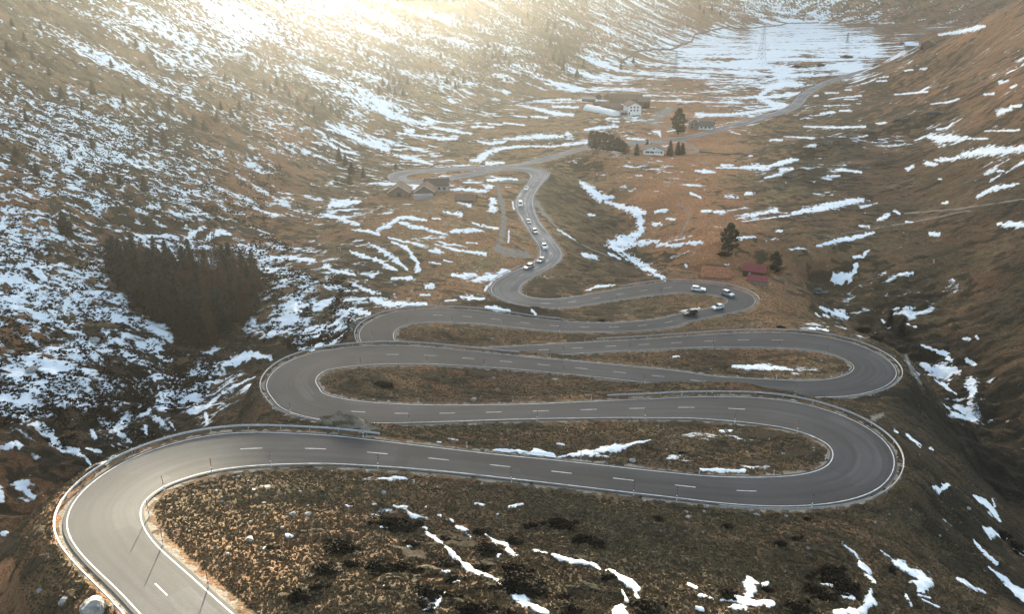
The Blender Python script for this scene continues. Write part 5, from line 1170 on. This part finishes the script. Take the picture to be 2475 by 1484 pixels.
def house(name, px, py, turn, W, D, hw, rise, lab, cat, wall=M_PLASTER, roof=M_TILE, along='y', over=.6, windows=(), doors=(), chimney=None, trim=False, sides=(), group=None, sink=.9, roof_t=.22):
    """gabled building; its front stands at the picture point; windows/doors = (x, z, w, h) on the front"""
    p = hit(px, py); rz = -math.atan2(p[0], p[1]) + math.radians(turn)
    t = empty(name, tuple(p), rz)
    b = MB(); x = W / 2
    if along == 'y':
        f = [(-x, 0, -sink), (x, 0, -sink), (x, 0, hw), (0, 0, hw + rise), (-x, 0, hw)]
        v = f + [(q[0], D, q[2]) for q in f]
        b.add(v, [(0, 1, 2, 3, 4), (9, 8, 7, 6, 5), (1, 6, 7, 2), (5, 0, 4, 9), (0, 5, 6, 1)])
    else:
        f = [(-x, 0, -sink), (-x, D, -sink), (-x, D, hw), (-x, D / 2, hw + rise), (-x, 0, hw)]
        v = f + [(x, q[1], q[2]) for q in f]
        b.add(v, [(0, 1, 2, 3, 4)[::-1], (5, 6, 7, 8, 9), (1, 6, 7, 2)[::-1], (0, 5, 9, 4), (0, 5, 6, 1)])
    b.build('wall', wall, t)
    r = MB(); T = roof_t
    if along == 'y':
        sl = rise / x
        for s in (-1, 1):
            a = [(0, -over, hw + rise + .03), (s * (x + over), -over, hw - sl * over + .03), (s * (x + over), D + over, hw - sl * over + .03), (0, D + over, hw + rise + .03)]
            v = a + [(q[0], q[1], q[2] + T) for q in a]
            r.add(v, [(0, 1, 2, 3), (7, 6, 5, 4), (0, 4, 5, 1), (1, 5, 6, 2), (2, 6, 7, 3)])
    else:
        sl = rise / (D / 2)
        for s in (0, 1):
            ye = -over if s == 0 else D + over
            a = [(-x - over, D / 2, hw + rise + .03), (x + over, D / 2, hw + rise + .03), (x + over, ye, hw - sl * over + .03), (-x - over, ye, hw - sl * over + .03)]
            v = a + [(q[0], q[1], q[2] + T) for q in a]
            r.add(v, [(0, 1, 2, 3), (7, 6, 5, 4), (1, 5, 6, 2), (2, 6, 7, 3), (3, 7, 4, 0)])
    ro = r.build('roof', roof, t)
    if trim and along == 'y':
        k = MB()
        for s in (-1, 1):
            A = np.array([0, -over - .06, hw + rise + .05]); B = np.array([s * (x + over), -over - .06, hw - (rise / x) * over + .05])
            k.add([A, B, B + (0, 0, T + .12), A + (0, 0, T + .12), A + (0, .06, 0), B + (0, .06, 0), B + (0, .06, T + .12), A + (0, .06, T + .12)], [(0, 1, 2, 3), (3, 2, 6, 7), (1, 5, 6, 2), (0, 4, 5, 1)])
        k.build('bargeboard', M_TRIM, ro)
    for (wx, wz, ww, wh) in windows:
        q = MB(); q.box((wx, -.03, wz), (ww + .16, .06, wh + .16), 0, 0); wo = q.build('window_frame', M_TIMBER, t)
        q = MB(); q.box((wx, -.075, wz), (ww, .03, wh)); q.build('pane', M_GLASS, wo)
    for (sd, wy, wz, ww, wh) in sides:
        q = MB(); q.box((sd * (x + .03), wy, wz), (.06, ww + .16, wh + .16)); wo = q.build('window_frame', M_TIMBER, t)
        q = MB(); q.box((sd * (x + .075), wy, wz), (.03, ww, wh)); q.build('pane', M_GLASS, wo)
    for (wx, wz, ww, wh) in doors:
        q = MB(); q.box((wx, -.05, wz + wh / 2), (ww, .1, wh)); q.build('door', M_OPEN if ww > 1.5 else M_TIMBER, t)
    if chimney:
        q = MB(); q.box(chimney, (.6, .6, 1.8)); q.box((chimney[0], chimney[1], chimney[2] + .95), (.8, .8, .14)); q.build('chimney', M_STONEW, ro)
    return tag(t, lab, cat, group)
# the brown barns inside the farthest bend
house('barn', 964, 475, -8, 9.6, 9.5, 2.2, 3.0, 'leftmost brown barn of the cluster, its pale-edged gable towards the valley', 'barn', M_TIMBER2, M_BARNR, over=.7, trim=True, doors=[(0, 0, 1.9, 1.9)])
house('barn', 1026, 474, -8, 9.0, 9.0, 2.2, 2.9, 'middle brown barn with pale-edged gable and a low pale lean-to in front', 'barn', M_TIMBER2, M_BARNR, over=.7, trim=True)
house('house', 1054, 463, -4, 11.5, 8.0, 3.2, 2.4, 'dark-roofed house with a pale wall behind the two gabled barns', 'house', M_LILAC, M_DARKROOF, 'x', windows=[(1.5, 1.6, .9, 1.0), (4, 1.6, .9, 1.0)])
house('shed', 1122, 490, -16, 9.0, 6.5, 1.5, 1.7, 'low brown-roofed shed standing apart at the right of the barns', 'shed', M_TIMBER2, M_BARNR, 'x', doors=[(3.0, 0, 1.0, 1.3)])
def lean_to():
    p = hit(1023, 481); t = empty('lean_to', tuple(p), -math.atan2(p[0], p[1]))
    b = MB(); b.box((0, 1.0, .55), (8.6, 2.2, 1.9)); b.build('wall', M_LILAC, t)
    b = MB(); b.add([(-4.5, -.3, 1.5), (4.5, -.3, 1.5), (4.5, 2.3, 2.0), (-4.5, 2.3, 2.0), (-4.5, -.3, 1.62), (4.5, -.3, 1.62), (4.5, 2.3, 2.12), (-4.5, 2.3, 2.12)], [(3, 2, 1, 0), (4, 5, 6, 7), (0, 1, 5, 4), (1, 2, 6, 5), (3, 0, 4, 7)]); b.build('roof', M_LILAC, t)
    tag(t, 'low pale lean-to in front of the middle brown barn', 'shed')
lean_to()
# the farm across the meadow
house('farmhouse', 1533, 277, 14, 10.0, 17.0, 6.4, 2.6, 'white three-storey farmhouse with two rows of small dark windows on its gable', 'house', M_PLASTER, M_TILE, over=.8,
      windows=[(q, z, 1.1, 1.0) for z in (3.3, 5.6) for q in (-2.9, -.3, 2.3)], doors=[(-4.2, 0, 1.1, 2.0)], chimney=(1.6, 7, 9.2), sides=[(1, 4, 3.5, 1.1, 1.0), (1, 8, 3.5, 1.1, 1.0)])
house('barn', 1556, 262, 8, 9.0, 10.0, 5.6, 2.4, 'big brown barn with a dark open front right behind the white farmhouse', 'barn', M_TIMBER, M_TILE, 'x', doors=[(1.8, 0, 5.0, 4.6)])
house('barn', 1512, 250, 4, 27.0, 11.0, 4.0, 3.0, 'long dark barn running behind the white farmhouse', 'barn', M_TIMBER2, M_TILE, 'x')
house('shed', 1474, 262, -8, 15.0, 7.0, 2.2, 1.5, 'long low brown shed behind the white polytunnel', 'shed', M_TIMBER2, M_TILE, 'x')
house('shed', 1492, 268, -8, 10.0, 6.0, 2.4, 1.2, 'brown-roofed shed joined to the left of the white farmhouse', 'shed', M_TIMBER2, M_TILE, 'x')
house('shed', 1421, 246, -10, 11.0, 6.0, 2.6, 1.4, 'pale-roofed shed at the upper left corner of the farm', 'shed', M_TIMBER2, M_LILAC, 'x')
house('hut', 1445, 239, 12, 6.0, 6.0, 2.6, 1.8, 'small timber hut at the back left of the farm', 'hut', M_TIMBER, M_TILE)
house('hut', 1468, 241, -5, 7.0, 7.0, 3.0, 2.2, 'taller timber hut in the middle of the farm sheds', 'hut', M_TIMBER2, M_TILE)
house('shed', 1446, 255, -8, 9.0, 4.0, 1.6, 1.0, 'tiny brown shed half hidden behind the polytunnel', 'shed', M_TIMBER, M_DARKROOF, 'x')
house('porch', 1511, 278, 14, 7.5, 3.5, 2.4, .9, 'low timber porch at the left side of the white farmhouse', 'porch', M_TIMBER2, M_LILAC, 'x', windows=[(-2, 1.3, .9, 1), (0, 1.3, .9, 1)])
def polytunnel():
    a, b_ = hit(1421, 266), hit(1488, 279); mid = (a + b_) / 2; d = (b_ - a)[:2]; L = np.linalg.norm(d) + 2; rz = math.atan2(d[1], d[0])
    t = empty('polytunnel', tuple(mid), rz); R = 4.2; n = 12
    b = MB(); vs = []
    for i in range(13):
        x = -L / 2 + L * i / 12
        for k in range(n + 1):
            q = math.pi * k / n; vs.append((x, math.cos(q) * R, -.4 + (math.sin(q) ** .8) * 4.6))
    m = n + 1
    b.add(vs, [(i * m + k, (i + 1) * m + k, (i + 1) * m + k + 1, i * m + k + 1) for i in range(12) for k in range(n)] + [tuple(range(m)), tuple(12 * m + k for k in range(m))[::-1]])
    b.build('cover', M_FILM, t)
    h = MB()
    for i in range(13):
        x = -L / 2 + L * i / 12; h.tube([(x, math.cos(math.pi * k / n) * (R + .04), -.4 + (math.sin(math.pi * k / n) ** .8) * 4.64) for k in range(n + 1)], .07, 4)
    h.build('hoops', M_TRIM, t)
    tag(t, 'long white polytunnel beside the farmhouse drive', 'polytunnel')
polytunnel()
house('chalet', 1579, 374, 3, 12.0, 9.5, 2.9, 2.3, 'white chalet with a broad brown roof alone on the meadow between spruces', 'house', M_PLASTER, M_TILE, over=1.1,
      windows=[(-4.2, 1.5, .9, 1), (-3.0, 1.5, .9, 1), (-1.5, 1.5, .9, 1), (-.3, 1.5, .9, 1), (1.4, 1.6, .7, .6), (2.9, 1.6, .7, .6), (4.5, 1.5, .9, 1), (0, 3.7, .8, .8)], chimney=(-1.5, 5, 5.8))
house('house', 1704, 313, -6, 9.0, 8.0, 2.6, 2.6, 'white-walled house with a wide grey-brown roof beside the valley road', 'house', M_PLASTER, M_SLATE, 'x', over=1.0, windows=[(-2.8, 1.4, .9, 1), (0, 1.4, .9, 1), (2.8, 1.4, .9, 1)])
house('house', 1676, 311, 6, 6.0, 7.0, 4.0, 2.2, 'narrow stone house between the tall pine and the white-walled house', 'house', M_STONEW, M_SLATE, windows=[(-1.3, 3, .8, .9), (1.3, 3, .8, .9), (-1.3, 1.1, .8, .9)])
# sheds behind the bend with the white cars
house('shed', 1728, 674, 2, 9.2, 6.4, .9, 2.5, 'low stone shed with a big rusty orange roof behind the bend with cars', 'shed', M_STONEW, M_RUST, 'x', over=.5)
house('shed', 1729, 659, 2, 7.4, 3.6, 1.5, .9, 'small dark-roofed shed directly behind the rusty orange roof', 'shed', M_TIMBER, M_DARKROOF, 'x', over=.3)
house('hut', 1819, 667, -8, 7.4, 5.0, 2.0, 1.7, 'timber hut with a dark red roof beside the small stone pine', 'hut', M_TIMBER, M_RED, 'x', over=.6, doors=[(-1.5, 0, 1.0, 1.7)])
house('shed', 1828, 688, -4, 6.6, 4.5, 1.3, 1.3, 'low shed with a plum-brown roof in front of the red-roofed hut', 'shed', M_STONEW, M_RED, 'x', over=.3, chimney=(-2.9, 2.0, 2.3))
# far away at the valley head
house('house', 2202, 119, 10, 12.0, 9.0, 4.0, 2.6, 'distant white house with a snow-covered roof at the valley head', 'house', M_STONEW, M_SNOWR, 'x', windows=[(-3, 2, 1, 1.2), (0, 2, 1, 1.2), (3, 2, 1, 1.2)])
house('house', 2240, 115, -12, 13.0, 9.0, 4.0, 3.0, 'distant brown house right of the snow-roofed one', 'house', M_TIMBER2, M_TILE, windows=[(-3, 2, 1, 1.2), (3, 2, 1, 1.2)])
house('hut', 2180, 108, 20, 7.0, 6.0, 2.2, 1.6, 'distant reddish hut left of the snow-roofed house', 'hut', M_TIMBER2, M_RED)

# ------------------------------------------------------------------ cars
M_TYRE = mat('tyre_rubber', (.015, .015, .015), .85)
M_RIM = mat('alloy_rim', (.45, .45, .46), .35, metal=.8)
M_CARG = mat('car_glass', (.010, .012, .015), .08, spec=.6)
M_LAMP = mat('lamp_glass', (.85, .85, .82), .15)
M_TAIL = mat('tail_lamp', (.35, .01, .01), .25)
M_GRILLE = mat('grille', (.012, .012, .012), .5)
PAINT = {'white': mat('white_car_paint', (.80, .80, .79), .25, spec=.6), 'black': mat('black_car_paint', (.012, .012, .014), .22, spec=.6), 'silver': mat('silver_car_paint', (.42, .43, .44), .28, metal=.5), 'grey': mat('grey_car_paint', (.13, .135, .14), .28, spec=.6)}
SHAPES = {  # length, width, height, then stations along the side: x from the rear, belt z, roof z (None = no cabin)
    'estate': (4.8, 1.86, 1.62, [(0, .92), (.12, 1.0), (1.2, 1.0), (2.9, .99), (3.6, .95), (4.5, .82), (4.8, .66)], [(.10, .98), (.42, 1.58), (1.2, 1.62), (2.3, 1.60), (3.35, .98)]),
    'suv': (4.6, 1.9, 1.72, [(0, .98), (.12, 1.06), (1.2, 1.06), (2.9, 1.05), (3.5, 1.02), (4.35, .92), (4.6, .72)], [(.08, 1.04), (.34, 1.66), (1.2, 1.72), (2.3, 1.70), (3.2, 1.04)]),
    'hatch': (4.1, 1.78, 1.50, [(0, .88), (.12, .95), (1.1, .95), (2.5, .94), (3.1, .91), (3.9, .78), (4.1, .62)], [(.06, .93), (.50, 1.44), (1.1, 1.50), (1.9, 1.48), (3.0, .93)]),
    'van': (5.0, 1.95, 2.0, [(0, 1.1), (.1, 1.15), (1.5, 1.15), (3.6, 1.13), (4.2, 1.08), (4.8, .92), (5.0, .74)], [(.05, 1.13), (.18, 1.95), (1.5, 2.0), (3.3, 1.96), (4.25, 1.10)])}
def car(kind, paint):
    Ln, Wd, Ht, side, cab = SHAPES[kind]; t = empty('parked_car' if kind == 'x' else 'car'); pm = PAINT[paint]
    b = MB(); w = Wd / 2; vs = []
    for i, (x, z) in enumerate(side):
        k = .90 if i in (0, len(side) - 1) else (.97 if i in (1, len(side) - 2) else 1.0)
        vs += [(x - Ln / 2, -w * k * .93, .24), (x - Ln / 2, -w * k, .48), (x - Ln / 2, -w * k * .99, z - .07), (x - Ln / 2, -w * k * .92, z), (x - Ln / 2, w * k * .92, z), (x - Ln / 2, w * k * .99, z - .07), (x - Ln / 2, w * k, .48), (x - Ln / 2, w * k * .93, .24)]
    n = 8; fs = [(i * n + k, i * n + (k + 1) % n, (i + 1) * n + (k + 1) % n, (i + 1) * n + k) for i in range(len(side) - 1) for k in range(n)]
    fs += [tuple(range(n))[::-1], tuple((len(side) - 1) * n + k for k in range(n))]
    b.add(vs, [f[::-1] for f in fs])
    vs = []
    for x, z in cab:
        f = (z - cab[0][1]) / (Ht - cab[0][1]); ww = w * (.90 - .16 * f)
        vs += [(x - Ln / 2, -ww, z), (x - Ln / 2, ww, z)]
    lo = []
    for x, z in cab: lo += [(x - Ln / 2, -w * .90, min(z, cab[0][1]) - .02), (x - Ln / 2, w * .90, min(z, cab[0][1]) - .02)]
    m = len(cab); vv = vs + lo; o = 2 * m
    fs = [(2 * i, 2 * i + 2, 2 * i + 3, 2 * i + 1) for i in range(m - 1)] + [(2 * i, o + 2 * i, o + 2 * i + 2, 2 * i + 2) for i in range(m - 1)] + [(2 * i + 1, 2 * i + 3, o + 2 * i + 3, o + 2 * i + 1) for i in range(m - 1)]
    b.add(vv, [f[::-1] for f in fs]); b.build('body', pm, t)
    def pt_(i, s, f, up, out):     # a point on the cabin skin
        (x0, z0), (x1, z1) = cab[i], cab[i + 1]; x = x0 + (x1 - x0) * f; z = z0 + (z1 - z0) * f
        g = (z - cab[0][1]) / (Ht - cab[0][1]); return np.array([x - Ln / 2, s * w * (.90 - .16 * g), z])
    def pane(i, f0, f1, nm, sh):
        A, B, C_, D_ = pt_(i, -1, f0, 0, 0), pt_(i, 1, f0, 0, 0), pt_(i, 1, f1, 0, 0), pt_(i, -1, f1, 0, 0)
        nrm = np.cross(B - A, D_ - A); nrm /= np.linalg.norm(nrm); nrm *= .02 * (1 if nrm[2] > 0 else -1)
        c = (A + C_) / 2; q = MB(); q.add([c + (p - c) * np.array([1, sh, 1]) + nrm for p in (A, B, C_, D_)], [(0, 1, 2, 3), (3, 2, 1, 0)]); q.build(nm, M_CARG, t)
    pane(m - 2, .06, .92, 'windscreen', .9); pane(0, .12, .92, 'rear_window', .9)
    for s in (-1, 1):
        q = MB(); zb = cab[0][1] + .06; zt = Ht - .14
        g1 = (zt - cab[0][1]) / (Ht - cab[0][1])
        xs0, xs1 = cab[1][0] - .12, cab[-1][0] - .22; xt0, xt1 = cab[1][0] + .08, cab[-2][0] - .0
        yb, yt = s * (w * .895 + .012), s * (w * (.90 - .16 * g1) + .012)
        mid = (xs0 + xs1) / 2
        q.add([(xs0 - Ln / 2, yb, zb), (mid - .04 - Ln / 2, yb, zb), (mid - .04 - Ln / 2, yt, zt), (xt0 - Ln / 2, yt, zt), (mid + .04 - Ln / 2, yb, zb), (xs1 - Ln / 2, yb, zb), (xt1 - Ln / 2, yt, zt), (mid + .04 - Ln / 2, yt, zt)], [(0, 1, 2, 3), (3, 2, 1, 0), (4, 5, 6, 7), (7, 6, 5, 4)])
        q.build('side_window', M_CARG, t)
        for x, nm in ((.82, 'wheel'), (Ln - .86, 'wheel')):
            q = MB(); q.tube([(0, -.11, 0), (0, .11, 0)], .34, 14); wo = q.build(nm, M_TYRE, t, (x - Ln / 2, s * (w - .09), .34))
            q = MB(); q.tube([(0, 0, 0), (0, s * .03, 0)], .21, 10); q.build('rim', M_RIM, wo, (0, s * .105, 0))
        q = MB(); q.box((Ln / 2 - .12, s * w * .66, .66), (.22, .36, .15), 0); q.build('headlight', M_LAMP, t)
        q = MB(); q.box((-Ln / 2 + .03, s * w * .74, .80), (.10, .26, .26), 0); q.build('tail_light', M_TAIL, t)
        q = MB(); q.box((cab[-1][0] - .25 - Ln / 2, s * (w + .08), cab[0][1] + .05), (.12, .18, .13)); q.build('wing_mirror', pm, t)
    q = MB(); q.box((Ln / 2 - .015, 0, .50), (.05, w * 1.0, .2)); q.build('grille', M_GRILLE, t)
    return t
def put_car(px, py, kind, paint, lab, away=False, lane=None, group='cars on the pass road'):
    # nearest place on the road to the picture point, in the lane that keeps right
    u, v, _ = project(RC[:, 0], RC[:, 1], RC[:, 2]); i = int(np.argmin((u - px) ** 2 + (v - py) ** 2 + np.where(UU > (10.2 if py > 680 else 13.2), 0, 1e6) + np.where((UU > 12.3) & (py > 680), 1e6, 0)))
    s = 1 if away else -1
    off = (RW[i] / 4) * s if lane is None else lane
    p = RC[i] + RN[i] * off; tdir = RT[i] * s
    sl = (RC[min(i + 2, len(RC) - 1)][2] - RC[max(i - 2, 0)][2]) / np.linalg.norm(RC[min(i + 2, len(RC) - 1)] - RC[max(i - 2, 0)]) * s
    o = car(kind, paint); o.location = (p[0], p[1], p[2] + .012); o.rotation_euler = (0, -math.asin(sl), math.atan2(tdir[1], tdir[0]))
    tag(o, lab, 'car', group)
put_car(1690, 701, 'estate', 'white', 'white estate car seen from its side, leading out of the straight under the orange-roofed shed')
put_car(1768, 726, 'suv', 'silver', 'pale car with a dark windscreen rounding the outside of the bend')
put_car(1742, 746, 'hatch', 'white', 'small white hatchback leaving the bend behind the black car')
put_car(1676, 760, 'estate', 'black', 'black estate car leading the group out of the bend')
put_car(1275, 456, 'hatch', 'white', 'farthest car of the line, small and white, just past the far bend')
put_car(1258, 497, 'van', 'white', 'white van in the line of cars below the far bend')
put_car(1276, 545, 'hatch', 'silver', 'small silver car following the white van at a distance')
put_car(1297, 565, 'suv', 'silver', 'pale off-roader just ahead of the small silver car')
put_car(1318, 603, 'suv', 'white', 'white off-roader where the line of cars reaches the right-hand curve')
put_car(1311, 625, 'hatch', 'silver', 'silver hatchback close behind the first car of the line')
put_car(1284, 646, 'estate', 'silver', 'first car of the line, a silver estate entering the bend above the mound')
put_car(1979, 208, 'hatch', 'white', 'nearer of two tiny pale cars far along the valley road')
put_car(1997, 201, 'hatch', 'silver', 'farther of two tiny pale cars far along the valley road', away=True)
